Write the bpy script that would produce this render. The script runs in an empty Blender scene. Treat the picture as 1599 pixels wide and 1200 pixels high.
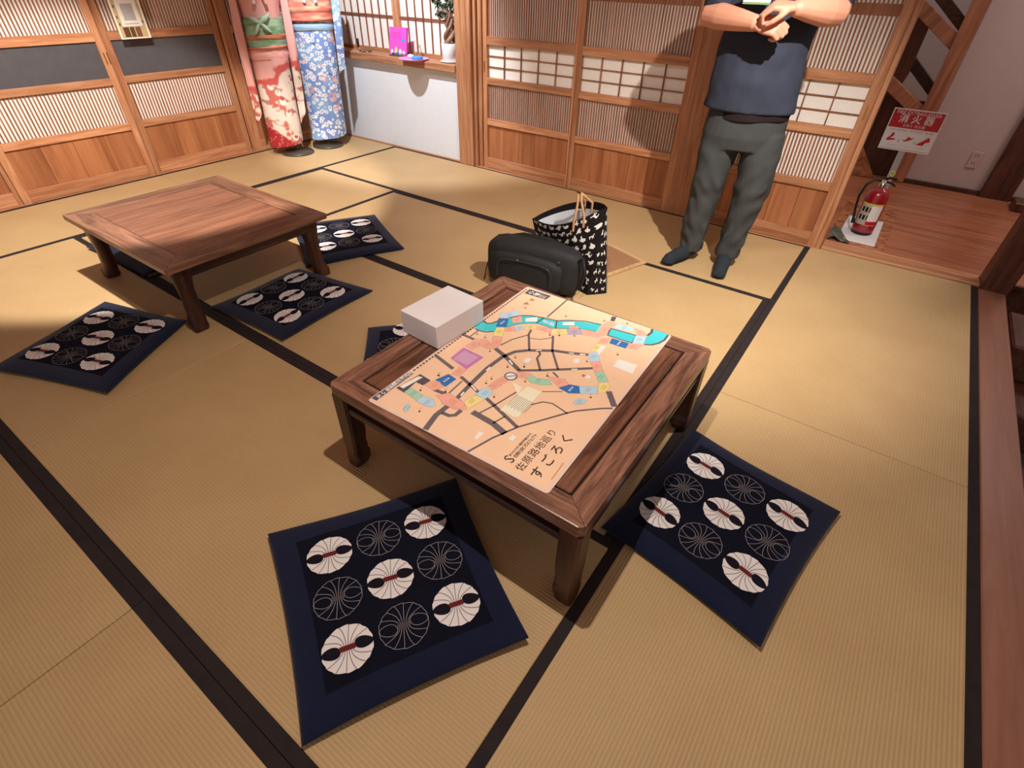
import bpy, bmesh, math, random
from mathutils import Vector, Matrix, noise
random.seed(7)
SC = bpy.context.scene
COL = SC.collection
# ---------------------------------------------------------------- camera
F_PX = 798.14
R_CAM = ((0.81378861, 0.58079585, 0.02059796),
         (0.37803336, -0.50210065, -0.77780828),
         (-0.44140557, 0.64075824, -0.62816399))   # rows: right, down, forward (world axes)
cam_d = bpy.data.cameras.new('camera')
cam = bpy.data.objects.new('camera', cam_d)
COL.objects.link(cam)
cam_d.sensor_fit = 'HORIZONTAL'
cam_d.sensor_width = 36.0
cam_d.lens = 36.0 * F_PX / 1599.0
cam_d.clip_start = 0.02
r, d, f = (Vector(v) for v in R_CAM)
m = Matrix((r, -d, -f)).transposed().to_4x4()
m.translation = Vector((0, 0, 1.32))
cam.matrix_world = m
SC.camera = cam
# ---------------------------------------------------------------- colour management, world
SC.view_settings.view_transform = 'Standard'
SC.view_settings.look = 'None'
SC.view_settings.exposure = 0.0
SC.view_settings.gamma = 1.0
SC.view_settings.use_curve_mapping = False
W = bpy.data.worlds.new('world'); SC.world = W; W.use_nodes = True
W.node_tree.nodes['Background'].inputs[0].default_value = (1.0, 0.92, 0.88, 1)
W.node_tree.nodes['Background'].inputs[1].default_value = 0.42


def spot(name, loc, target, watt, color, angle, blend, radius=0.03):
    ld = bpy.data.lights.new(name, 'SPOT')
    ld.energy = watt; ld.color = color; ld.spot_size = math.radians(angle)
    ld.spot_blend = blend; ld.shadow_soft_size = radius
    o = bpy.data.objects.new(name, ld); COL.objects.link(o)
    o.location = loc
    o.rotation_euler = (Vector(target) - Vector(loc)).to_track_quat('-Z', 'Y').to_euler()
    return o


WARM = (1.0, 0.88, 0.75)
spot('table_spotlight', (-0.59, 0.80, 2.02), (-0.62, 0.75, 0.3), 89, (1.0, 0.89, 0.78), 130, 0.8, 0.015)
spot('left_spotlight', (-2.33, 0.95, 2.45), (-3.85, 1.45, 0.0), 455, (1.0, 0.94, 0.86), 60, 0.25, 0.03)
spot('left_wall_fill', (-2.9, 0.2, 2.44), (-4.72, 1.1, 0.75), 95, (1.0, 0.92, 0.84), 75, 0.8, 0.04)  # added fill without a known source, brightens the left wall
spot('right_spotlight', (0.02, 1.68, 2.14), (-0.75, 2.62, 0.3), 300, (1.0, 0.94, 0.86), 86, 1.0, 0.02)
spot('back_wall_fill', (-2.70, 1.85, 2.44), (-2.35, 3.4, 0.5), 60, (1.0, 0.90, 0.82), 76, 0.9, 0.15)  # invented wall wash, lifts the back doors and the mats before them
spot('window_spotlight', (-3.35, 2.45, 2.44), (-3.70, 3.66, 0.62), 265, (0.90, 0.95, 1.0), 70, 0.5, 0.02)
hl = bpy.data.lights.new('hall_fill', 'AREA'); hl.energy = 15; hl.color = (1.0, 0.84, 0.76); hl.size = 0.5  # made-up light out of view, added to brighten hall and stair
ho = bpy.data.objects.new('hall_fill', hl); COL.objects.link(ho); ho.location = (1.3, 4.7, 2.4)


# ---------------------------------------------------------------- helpers
def lin(c):
    out = []
    for v in c[:3]:
        v = v / 255.0
        out.append(v / 12.92 if v <= 0.04045 else ((v + 0.055) / 1.055) ** 2.4)
    return (*out, 1.0)


def new_mat(name, rough=0.6, spec=0.4):
    m = bpy.data.materials.new(name); m.use_nodes = True
    nt = m.node_tree
    b = nt.nodes['Principled BSDF']
    b.inputs['Roughness'].default_value = rough
    b.inputs['Specular IOR Level'].default_value = spec
    return m, nt, b


def N(nt, typ, **kw):
    n = nt.nodes.new(typ)
    for k, v in kw.items():
        if k.startswith('i_'):
            n.inputs[k[2:].replace('_', ' ')].default_value = v
        else:
            setattr(n, k, v)
    return n


def flat(name, c, rough=0.6, spec=0.4, metal=0.0, vary=0.06, bump=0.0, bscale=400.0, **kw):
    """plain colour with a faint noise variation"""
    m, nt, b = new_mat(name, rough, spec)
    tc = N(nt, 'ShaderNodeTexCoord')
    nz = N(nt, 'ShaderNodeTexNoise', i_Scale=18.0, i_Detail=4.0)
    nt.links.new(tc.outputs['Object'], nz.inputs['Vector'])
    ramp = N(nt, 'ShaderNodeValToRGB')
    lc = lin(c)
    ramp.color_ramp.elements[0].position = 0.3; ramp.color_ramp.elements[1].position = 0.7
    ramp.color_ramp.elements[0].color = (*(v * (1 - vary) for v in lc[:3]), 1)
    ramp.color_ramp.elements[1].color = (*(min(1, v * (1 + vary)) for v in lc[:3]), 1)
    nt.links.new(nz.outputs['Fac'], ramp.inputs['Fac'])
    nt.links.new(ramp.outputs['Color'], b.inputs['Base Color'])
    b.inputs['Metallic'].default_value = metal
    if bump:
        n2 = N(nt, 'ShaderNodeTexNoise', i_Scale=bscale, i_Detail=3.0)
        nt.links.new(tc.outputs['Object'], n2.inputs['Vector'])
        bp = N(nt, 'ShaderNodeBump', i_Strength=bump, i_Distance=0.002)
        nt.links.new(n2.outputs['Fac'], bp.inputs['Height'])
        nt.links.new(bp.outputs['Normal'], b.inputs['Normal'])
    for k, v in kw.items():
        b.inputs[k.replace('_', ' ')].default_value = v
    return m


def wood(name, light, dark, axis='X', scale=1.0, rough=0.45, spec=0.4, vary=0.18, contrast=1.0, burl=False, streak=True):
    """wood with grain along an object axis, each object a slightly different tone"""
    m, nt, b = new_mat(name, rough, spec)
    tc = N(nt, 'ShaderNodeTexCoord')
    oi = N(nt, 'ShaderNodeObjectInfo')
    off = N(nt, 'ShaderNodeVectorMath', operation='SCALE')
    comb = N(nt, 'ShaderNodeCombineXYZ')
    for i in range(3):
        nt.links.new(oi.outputs['Random'], comb.inputs[i])
    nt.links.new(comb.outputs[0], off.inputs[0]); off.inputs['Scale'].default_value = 13.0
    add = N(nt, 'ShaderNodeVectorMath', operation='ADD')
    nt.links.new(tc.outputs['Object'], add.inputs[0]); nt.links.new(off.outputs[0], add.inputs[1])
    mp = N(nt, 'ShaderNodeMapping')
    k = 22.0 * scale; g = 1.6 * scale
    sc = {'X': (g, k, k), 'Y': (k, g, k), 'Z': (k, k, g)}[axis]
    if burl: sc = (6, 6, 6)
    mp.inputs['Scale'].default_value = sc
    nt.links.new(add.outputs[0], mp.inputs['Vector'])
    n1 = N(nt, 'ShaderNodeTexNoise', i_Scale=1.0, i_Detail=6.0, i_Roughness=0.6, i_Distortion=1.2 if not burl else 3.5)
    nt.links.new(mp.outputs[0], n1.inputs['Vector'])
    n2 = N(nt, 'ShaderNodeTexNoise', i_Scale=5.0, i_Detail=5.0, i_Roughness=0.7)
    nt.links.new(mp.outputs[0], n2.inputs['Vector'])
    mix = N(nt, 'ShaderNodeMath', operation='MULTIPLY_ADD')
    mix.inputs[1].default_value = 0.35; nt.links.new(n2.outputs['Fac'], mix.inputs[0])
    nt.links.new(n1.outputs['Fac'], mix.inputs[2])
    ramp = N(nt, 'ShaderNodeValToRGB')
    e = ramp.color_ramp.elements
    e[0].position = 0.68 - 0.15 / contrast; e[1].position = 0.68 + 0.15 / contrast
    e[0].color = lin(dark); e[1].color = lin(light)
    nt.links.new(mix.outputs[0], ramp.inputs['Fac'])
    hsv = N(nt, 'ShaderNodeHueSaturation')
    mr = N(nt, 'ShaderNodeMapRange')
    mr.inputs['To Min'].default_value = 1 - vary; mr.inputs['To Max'].default_value = 1 + vary
    nt.links.new(oi.outputs['Random'], mr.inputs['Value'])
    nt.links.new(mr.outputs[0], hsv.inputs['Value'])
    nt.links.new(ramp.outputs['Color'], hsv.inputs['Color'])
    nt.links.new(hsv.outputs[0], b.inputs['Base Color'])
    bp = N(nt, 'ShaderNodeBump', i_Strength=0.12, i_Distance=0.001)
    nt.links.new(mix.outputs[0], bp.inputs['Height'])
    nt.links.new(bp.outputs[0], b.inputs['Normal'])
    return m


class MB:
    """collects faces in several materials, links them as ONE mesh object"""
    def __init__(s): s.v = []; s.f = []; s.mi = []; s.mats = []; s.sm = []

    def slot(s, m):
        if m not in s.mats: s.mats.append(m)
        return s.mats.index(m)

    def face(s, pts, m, smooth=False):
        n = len(s.v); s.v += [tuple(p) for p in pts]
        s.f.append(tuple(range(n, n + len(pts)))); s.mi.append(s.slot(m)); s.sm.append(smooth)

    def raw(s, vs, fs, m, smooth=False):
        n = len(s.v); s.v += [tuple(p) for p in vs]; k = s.slot(m)
        for fc in fs:
            s.f.append(tuple(i + n for i in fc)); s.mi.append(k); s.sm.append(smooth)

    def box(s, lo, hi, m, ch=0.0, M=None):
        """box, with optional chamfer of every edge"""
        x0, y0, z0 = lo; x1, y1, z1 = hi
        if ch <= 0:
            vs = [(x, y, z) for z in (z0, z1) for y in (y0, y1) for x in (x0, x1)]
            fs = [(0, 2, 3, 1), (4, 5, 7, 6), (0, 1, 5, 4), (2, 6, 7, 3), (0, 4, 6, 2), (1, 3, 7, 5)]
        else:
            bm = bmesh.new(); bmesh.ops.create_cube(bm, size=1)
            for v in bm.verts:
                v.co = Vector((x0 if v.co.x < 0 else x1, y0 if v.co.y < 0 else y1, z0 if v.co.z < 0 else z1))
            bmesh.ops.bevel(bm, geom=bm.edges[:], offset=ch, segments=1, affect='EDGES', profile=0.5)
            bm.verts.index_update()
            vs = [tuple(v.co) for v in bm.verts]; fs = [tuple(v.index for v in q.verts) for q in bm.faces]
            bm.free()
        if M is not None: vs = [tuple(M @ Vector(v)) for v in vs]
        s.raw(vs, fs, m)

    def prism(s, poly, z0, z1, m, M=None, side=None):
        n = len(poly)
        vs = [(x, y, z0) for x, y in poly] + [(x, y, z1) for x, y in poly]
        if M is not None: vs = [tuple(M @ Vector(v)) for v in vs]
        s.raw(vs, [tuple(range(n - 1, -1, -1)), tuple(range(n, 2 * n))], m)
        s.raw(vs, [(i, (i + 1) % n, n + (i + 1) % n, n + i) for i in range(n)], side or m)

    def rings(s, rs, m, smooth=True, cap=True, closed=True):
        """loft through a list of equally long rings of points"""
        n = len(rs[0]); vs = [p for q in rs for p in q]; fs = []
        for a in range(len(rs) - 1):
            for i in range(n if closed else n - 1):
                j = (i + 1) % n
                fs.append((a * n + i, a * n + j, (a + 1) * n + j, (a + 1) * n + i))
        s.raw(vs, fs, m, smooth)
        if cap:
            s.raw(rs[0], [tuple(range(n - 1, -1, -1))], m, False)
            s.raw(rs[-1], [tuple(range(n))], m, False)

    def tube(s, pts, rad, m, n=8, cap=True):
        pts = [Vector(p) for p in pts]
        if not isinstance(rad, (list, tuple)): rad = [rad] * len(pts)
        rs = []; up = None
        for i, p in enumerate(pts):
            a = pts[max(0, i - 1)]; b = pts[min(len(pts) - 1, i + 1)]
            t = (b - a).normalized()
            if up is None:
                up = Vector((0, 0, 1)) if abs(t.z) < 0.9 else Vector((1, 0, 0))
            x = t.cross(up).normalized(); y = x.cross(t).normalized(); up = y
            rs.append([p + (x * math.cos(q) + y * math.sin(q)) * rad[i] for q in (2 * math.pi * k / n for k in range(n))])
        s.rings(rs, m, True, cap)

    def lathe(s, prof, m, c=(0, 0, 0), n=24, smooth=True):
        rs = [[(c[0] + q * math.cos(2 * math.pi * k / n), c[1] + q * math.sin(2 * math.pi * k / n), c[2] + z) for k in range(n)] for q, z in prof]
        s.rings(rs, m, smooth, True)

    def mesh(s, name):
        me = bpy.data.meshes.new(name)
        me.from_pydata([tuple(v) for v in s.v], [], s.f)
        for q in s.mats: me.materials.append(q)
        me.polygons.foreach_set('material_index', s.mi)
        me.polygons.foreach_set('use_smooth', s.sm)
        me.update()
        return me

    def build(s, name, parent=None, loc=(0, 0, 0), rz=0.0):
        return put(name, s.mesh(name), parent, loc, rz)


def put(name, me, parent=None, loc=(0, 0, 0), rz=0.0):
    o = bpy.data.objects.new(name, me); COL.objects.link(o)
    o.location = loc; o.rotation_euler = (0, 0, rz)
    if parent: o.parent = parent
    return o


def thing(name, label, cat, loc=(0, 0, 0), rz=0.0, group=None):
    o = put(name, None, None, loc, rz)
    return tag(o, label, cat, group)


def tag(o, label, cat, group=None):
    o['label'] = label; o['category'] = cat
    if group: o['group'] = group
    return o


def struct(o):
    o['kind'] = 'structure'
    return o


def fuse(mb, name, voxel, m, smooth_it=4, factor=0.6):
    """fuse the closed pieces of an MB into one continuous surface, return a mesh"""
    tmp = mb.build('fusing')
    md = tmp.modifiers.new('r', 'REMESH'); md.mode = 'VOXEL'; md.voxel_size = voxel; md.use_smooth_shade = True
    if smooth_it:
        sm = tmp.modifiers.new('s', 'SMOOTH'); sm.iterations = smooth_it; sm.factor = factor
    dg = bpy.context.evaluated_depsgraph_get()
    me = bpy.data.meshes.new_from_object(tmp.evaluated_get(dg))
    me.name = name
    old = tmp.data
    bpy.data.objects.remove(tmp); bpy.data.meshes.remove(old)
    me.materials.clear(); me.materials.append(m)
    return me


def text_mesh(s, size, m, bold=0.0, align='CENTER'):
    """lettering as a flat mesh in the XY plane, centred on its origin"""
    cu = bpy.data.curves.new('lettering', 'FONT')
    cu.body = s; cu.size = size; cu.align_x = align; cu.align_y = 'CENTER'
    cu.offset = bold; cu.resolution_u = 2; cu.fill_mode = 'FRONT'
    o = bpy.data.objects.new('lettering', cu); COL.objects.link(o)
    dg = bpy.context.evaluated_depsgraph_get(); dg.update()
    me = bpy.data.meshes.new_from_object(o.evaluated_get(dg))
    bpy.data.objects.remove(o); bpy.data.curves.remove(cu)
    vs = [v.co.copy() for v in me.vertices]; fs = [tuple(p.vertices) for p in me.polygons]
    bpy.data.meshes.remove(me)
    return vs, fs


def add_text(mb, s, size, m, M, bold=0.0, align='CENTER'):
    vs, fs = text_mesh(s, size, m, bold, align)
    mb.raw([tuple(M @ v) for v in vs], fs, m)


# ---------------------------------------------------------------- materials
LW, LD = (206, 150, 110), (166, 106, 72)
wood_x = wood('door_wood_x', LW, LD, 'X')
wood_z = wood('door_wood_z', LW, LD, 'Z')
wood_y = wood('door_wood_y', LW, LD, 'Y')
board_z = wood('kick_board_wood', (186, 122, 80), (142, 84, 52), 'Z', 0.35, vary=0.07, contrast=0.8)
slat_m = wood('slat_wood', (168, 116, 88), (134, 84, 62), 'Z', 2.0, vary=0.10)
bar_m = wood('lattice_wood', (170, 106, 74), (120, 66, 44), 'Z', 2.0)
paper = flat('washi_paper', (246, 238, 230), 0.9, 0.1, vary=0.03, bump=0.1, bscale=120)
charcoal = flat('charcoal_panel', (84, 82, 86), 0.38, 0.5, vary=0.08)
plaster = flat('white_plaster', (228, 232, 238), 0.85, 0.2, vary=0.015, bump=0.15, bscale=60)
plaster_dim = flat('hall_plaster', (205, 185, 180), 0.85, 0.2, vary=0.02, bump=0.15, bscale=90)
brass = flat('brass', (212, 170, 96), 0.3, 0.5, metal=1.0)
dark_wood_z = wood('dark_post_wood', (112, 64, 46), (70, 36, 26), 'Z', 1.0)
dark_wood_y = wood('dark_wood_y', (96, 56, 40), (60, 32, 22), 'Y', 1.0)
sill_wood = wood('sill_wood', (150, 102, 82), (126, 80, 62), 'Y', 0.8, rough=0.35, contrast=0.6)
hall_wood = wood('hall_floor_wood', (196, 124, 88), (160, 92, 64), 'X', 0.8, rough=0.28)
burl = wood('burl_wood', (196, 130, 88), (138, 74, 46), 'X', 1.0, burl=True, rough=0.35)
border_m = flat('mat_border_cloth', (46, 38, 38), 0.85, 0.2, vary=0.15, bump=0.4, bscale=900)


def tatami_material():
    m, nt, b = new_mat('woven_rush', 0.55, 0.35)
    tc = N(nt, 'ShaderNodeTexCoord')
    w = N(nt, 'ShaderNodeTexWave', wave_type='BANDS', bands_direction='X', wave_profile='SIN')
    w.inputs['Scale'].default_value = math.pi / 10.0 / 0.0095
    w.inputs['Distortion'].default_value = 0.15; w.inputs['Detail'].default_value = 1.0
    nt.links.new(tc.outputs['Object'], w.inputs['Vector'])
    mp = N(nt, 'ShaderNodeMapping'); mp.inputs['Scale'].default_value = (90, 700, 90)
    nt.links.new(tc.outputs['Object'], mp.inputs['Vector'])
    n1 = N(nt, 'ShaderNodeTexNoise', i_Scale=1.0, i_Detail=3.0)
    nt.links.new(mp.outputs[0], n1.inputs['Vector'])
    n2 = N(nt, 'ShaderNodeTexNoise', i_Scale=3.0, i_Detail=4.0)
    nt.links.new(tc.outputs['Object'], n2.inputs['Vector'])
    oi = N(nt, 'ShaderNodeObjectInfo')
    ramp = N(nt, 'ShaderNodeValToRGB')
    ramp.color_ramp.elements[0].position = 0.25; ramp.color_ramp.elements[1].position = 0.8
    ramp.color_ramp.elements[0].color = lin((184, 150, 106)); ramp.color_ramp.elements[1].color = lin((212, 182, 134))
    mx = N(nt, 'ShaderNodeMath', operation='MULTIPLY_ADD'); mx.inputs[1].default_value = 0.42
    nt.links.new(n1.outputs['Fac'], mx.inputs[0])
    h = N(nt, 'ShaderNodeMath', operation='MULTIPLY'); h.inputs[1].default_value = 0.42
    nt.links.new(n2.outputs['Fac'], h.inputs[0]); nt.links.new(h.outputs[0], mx.inputs[2])
    nt.links.new(mx.outputs[0], ramp.inputs['Fac'])
    # colour darkened along each dip of the weave, between two rows of rush
    gr = N(nt, 'ShaderNodeMapRange'); gr.inputs['From Max'].default_value = 0.35
    gr.inputs['To Min'].default_value = 0.86
    nt.links.new(w.outputs['Fac'], gr.inputs['Value'])
    mul = N(nt, 'ShaderNodeMix', data_type='RGBA', blend_type='MULTIPLY'); mul.inputs[0].default_value = 1.0
    nt.links.new(ramp.outputs['Color'], mul.inputs[6]); nt.links.new(gr.outputs[0], mul.inputs[7])
    nt.links.new(mul.outputs[2], b.inputs['Base Color'])
    bp = N(nt, 'ShaderNodeBump', i_Strength=0.55, i_Distance=0.0016)
    hh = N(nt, 'ShaderNodeMath', operation='MULTIPLY_ADD'); hh.inputs[1].default_value = 0.25
    nt.links.new(n1.outputs['Fac'], hh.inputs[0]); nt.links.new(w.outputs['Fac'], hh.inputs[2])
    nt.links.new(hh.outputs[0], bp.inputs['Height'])
    nt.links.new(bp.outputs['Normal'], b.inputs['Normal'])
    return m


rush = tatami_material()

# ================================================================ SETTING
# ---- floor with tatami mats
fb = MB(); fb.box((-4.80, -1.9, -0.09), (0.66, 3.62, -0.06), dark_wood_y)
floor = struct(fb.build('floor'))
X = [-4.72, -3.89, -2.99, -1.16, -0.25, 0.653]


def tatami(x0, x1, y0, y1, along):
    """one mat, its long side along X or Y; cloth borders on the two long sides"""
    g = 0.0012
    x0 += g; x1 -= g; y0 += g; y1 -= g
    cx, cy = (x0 + x1) / 2, (y0 + y1) / 2
    L, Wd = ((y1 - y0), (x1 - x0)) if along == 'Y' else ((x1 - x0), (y1 - y0))
    b = MB(); b.box((-Wd / 2, -L / 2, -0.055), (Wd / 2, L / 2, 0), rush, 0.002)
    o = b.build('tatami_mat', floor, (cx, cy, 0), 0 if along == 'Y' else math.pi / 2)
    for s in (-1, 1):
        c = MB(); a, e = sorted((s * (Wd / 2 + 0.0006), s * (Wd / 2 - 0.031)))
        c.box((a, -L / 2 - 0.0004, -0.05), (e, L / 2 + 0.0004, 0.0011), border_m, 0.0008)
        c.build('cloth_border', o)
    return o


for a in ((X[4], X[5], 1.819, 3.62, 'Y'), (X[4], X[5], 0.016, 1.819, 'Y'), (X[4], X[5], -1.79, 0.016, 'Y'),
          (-2.075, X[4], 2.72, 3.62, 'X'), (X[1], -2.075, 2.72, 3.62, 'X'),
          (X[0], X[1], 1.815, 3.62, 'Y'), (X[0], X[1], 0.016, 1.815, 'Y'), (X[0], X[1], -1.79, 0.016, 'Y'),
          (X[1], X[2], 0.92, 2.72, 'Y'), (X[3], X[4], 0.92, 2.72, 'Y'),
          (X[2], X[3], 1.815, 2.72, 'X'), (X[2], X[3], 0.92, 1.815, 'X'),
          (-2.075, X[4], 0.016, 0.92, 'X'), (X[1], -2.075, 0.016, 0.92, 'X'),
          (-1.18, X[4], -0.885, 0.016, 'X'), (-3.0, -1.18, -0.885, 0.016, 'X'), (X[1], -3.0, -0.885, 0.016, 'X'),
          (-2.075, X[4], -1.79, -0.885, 'X'), (X[1], -2.075, -1.79, -0.885, 'X')):
    tatami(*a)

# ---- wooden sill along the right edge of the mats, lower floor beyond
b = MB(); b.box((0.655, -1.9, -0.20), (0.778, 3.599, 0.002), sill_wood, 0.004); struct(b.build('trim_1'))
b = MB(); b.box((0.66, 3.60, -0.1), (0.79, 3.78, 2.5), dark_wood_z, 0.006); struct(b.build('trim_2'))
lowm = flat('stone_floor', (92, 84, 76), 0.6, 0.3, vary=0.12)
b = MB(); b.box((0.778, -1.9, -0.42), (2.6, 3.80, -0.38), lowm); struct(b.build('floor_entrance'))
b = MB(); b.box((0.66, 3.775, -0.42), (2.6, 3.80, -0.004), dark_wood_y); struct(b.build('trim_15'))
b = MB(); b.box((2.56, -1.9, -0.42), (2.64, 5.7, 2.5), flat('entrance_plaster', (188, 176, 168), 0.85, 0.2)); struct(b.build('wall_right'))
b = MB(); b.box((0.80, 2.75, -0.379), (1.5, 3.45, -0.20), dark_wood_y, 0.01); b.box((0.80, 3.05, -0.20), (1.5, 3.45, -0.02), dark_wood_y, 0.01)
tag(b.build('wooden_step'), 'dark wooden step beyond the sill at the right edge', 'step')

# ---- hall behind the opening: polished wood floor, step edge
hf = MB(); hf.box((-1.3, 3.80, -0.09), (2.6, 6.9, -0.004), hall_wood)
hall = struct(hf.build('floor_hall'))
hf = MB(); hf.box((-0.165, 3.625, -0.09), (0.66, 3.70, 0.012), wood_x, 0.004); struct(hf.build('trim_3'))
hf = MB(); hf.box((-0.165, 3.70, -0.09), (0.66, 3.80, 0.002), wood_x, 0.003); struct(hf.build('trim_4'))
hf = MB(); hf.box((-0.165, 3.80, -0.004), (0.17, 4.75, 0.0005), burl)
hf.build('burl_board', hall)

# ---------------------------------------------------------------- sliding doors
# heights shared by every leaf: kick boards, rail, slats, rail, band, rail, slats, rail
Z = (0.085, 0.337, 0.384, 0.628, 0.674, 0.888, 0.942)
TOP = 1.76
_sl = {}


def slat_mesh(h):
    k = round(h, 3)
    if k not in _sl:
        b = MB(); b.box((-0.0042, -0.0035, -h / 2), (0.0042, 0.0035, h / 2), slat_m); _sl[k] = b.mesh('slat')
    return _sl[k]


_pn = {}


def shared(key, lo, hi, m, ch=0.0):
    if key not in _pn:
        b = MB(); b.box(lo, hi, m, ch); _pn[key] = b.mesh(key[0])
    return _pn[key]


def sliding_door(name, w, band, loc, rz, st=(0.045, 0.045), mid=True, pitch=0.0195, boards=5):
    """one leaf; local x runs along the wall from 0 to w (between the stiles), local -y faces the room"""
    root = struct(put(name, None, None, loc, rz))

    def p(n, lo, hi, m, ch=0.002):
        b = MB(); c = [(lo[i] + hi[i]) / 2 for i in range(3)]
        b.box([lo[i] - c[i] for i in range(3)], [hi[i] - c[i] for i in range(3)], m, ch)
        return b.build(n, root, c)
    p('stile', (-st[0], -0.016, 0), (0, 0.016, TOP), wood_z)
    p('stile', (w, -0.016, 0), (w + st[1], 0.016, TOP), wood_z)
    for z0, z1, dy in ((0.004, Z[0], 0.0), (Z[1], Z[2], 0.002), (Z[3], Z[4], 0.002), (Z[5], Z[6], 0.002), (TOP - 0.05, TOP, 0)):
        p('rail', (0, -0.015 - dy, z0), (w, 0.015, z1), wood_x)
    if mid: p('back_rail', (0, 0.0015, 1.185), (w, 0.0045, 1.235), board_z, 0)
    # kick boards, joints between them
    bw = w / boards
    for i in range(boards):
        p('kick_board', (i * bw + 0.0008, -0.002, Z[0] - 0.004), ((i + 1) * bw - 0.0008, 0.006, Z[1] + 0.004), board_z, 0.0015)
    # paper behind the slats
    for z0, z1 in ((Z[2], Z[3]), (Z[6], TOP - 0.05)):
        p('washi_paper', (0, 0.0030, z0 - 0.01), (w, 0.0040, z1 + 0.01), paper, 0)
        n = int(w / pitch); h = z1 - z0 + 0.006
        me = slat_mesh(h)
        for i in range(n):
            put('slat', me, root, ((i + 0.5) * w / n, -0.001, (z0 + z1) / 2))
    z0, z1 = Z[4], Z[5]
    if band == 'dark':
        p('charcoal_panel', (0.0, -0.002, z0 - 0.002), (w, 0.004, z1 + 0.002), charcoal, 0.001)
    else:
        nx, nz = 5, 3
        px, pz = w / nx, (z1 - z0) / nz
        me = shared(('washi_pane', round(w, 3)), (-px / 2 + 0.001, -0.0006, -pz / 2 + 0.001), (px / 2 - 0.001, 0.0006, pz / 2 - 0.001), paper)
        for i in range(nx):
            for k in range(nz):
                put('washi_pane', me, root, ((i + 0.5) * px, 0.008, z0 + (k + 0.5) * pz))
        vb = shared(('lattice_bar',), (-0.003, -0.005, -(z1 - z0) / 2), (0.003, 0.005, (z1 - z0) / 2), bar_m)
        for i in range(1, nx): put('lattice_bar', vb, root, (i * px, 0.002, (z0 + z1) / 2))
        hb = shared(('lattice_bar_h', round(w, 3)), (-w / 2, -0.004, -0.0028), (w / 2, 0.006, 0.0028), bar_m)
        for k in range(1, nz): put('lattice_bar', hb, root, (w / 2, 0.002, z0 + k * pz))
    return root


def brass_pull(parent, x, z):
    b = MB(); b.box((-0.0035, -0.0012, -0.035), (0.0035, 0.0012, 0.035), brass, 0.001)
    return b.build('brass_pull', parent, (x, -0.0185, z))


# ---- back wall (y = 3.62), from the corner to the opening
d1 = sliding_door('door_1', 0.765, 'shoji', (-2.820, 3.655, 0), 0, (0.040, 0.045))
brass_pull(d1, -0.025, 0.745)
d2 = sliding_door('door_2', 0.745, 'shoji', (-1.980, 3.622, 0), 0, (0.030, 0.045))
d3 = sliding_door('door_3', 0.750, 'shoji', (-0.995, 3.640, 0), 0, (0.045, 0.050))
brass_pull(d3, 0.775, 0.765)
b = MB(); b.box((-3.090, 3.585, 0), (-2.935, 3.75, 2.5), wood_z, 0.005); struct(b.build('trim_5'))
b = MB(); b.box((-2.934, 3.610, 0), (-2.905, 3.72, 1.78), wood_z, 0.002); b.box((-2.904, 3.63, 0), (-2.865, 3.70, 1.78), wood_z, 0.002); struct(b.build('trim_6'))
b = MB(); b.box((-1.190, 3.600, 0), (-1.042, 3.72, 2.5), wood_z, 0.004); struct(b.build('trim_7'))
b = MB(); b.box((-0.194, 3.605, -0.06), (-0.168, 3.70, 2.5), wood_z, 0.003); struct(b.build('trim_8'))
b = MB(); b.box((-2.935, 3.603, -0.05), (-0.17, 3.70, 0.004), wood_x, 0.002); struct(b.build('trim_9'))
b = MB(); b.box((-2.934, 3.60, 1.762), (0.70, 3.71, 1.86), wood_x, 0.004); struct(b.build('trim_10'))
# white wall below the window, plaster above
b = MB(); b.box((-4.80, 3.622, 0), (-3.09, 3.80, 0.682), plaster); struct(b.build('wall_back'))
b = MB(); b.box((-4.80, 3.622, 1.86), (0.79, 3.75, 2.5), plaster); struct(b.build('wall_back_upper'))
b = MB(); b.box((-4.72, 3.606, -0.05), (-3.09, 3.64, 0.012), wood_x, 0.002); struct(b.build('baseboard_back'))

# ---- window with its sill
win = struct(put('window_1', None, None, (0, 0, 0)))


def wp(n, lo, hi, m, ch=0.002, par=win):
    b = MB(); c = [(lo[i] + hi[i]) / 2 for i in range(3)]
    b.box([lo[i] - c[i] for i in range(3)], [hi[i] - c[i] for i in range(3)], m, ch)
    return b.build(n, par, c)


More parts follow.
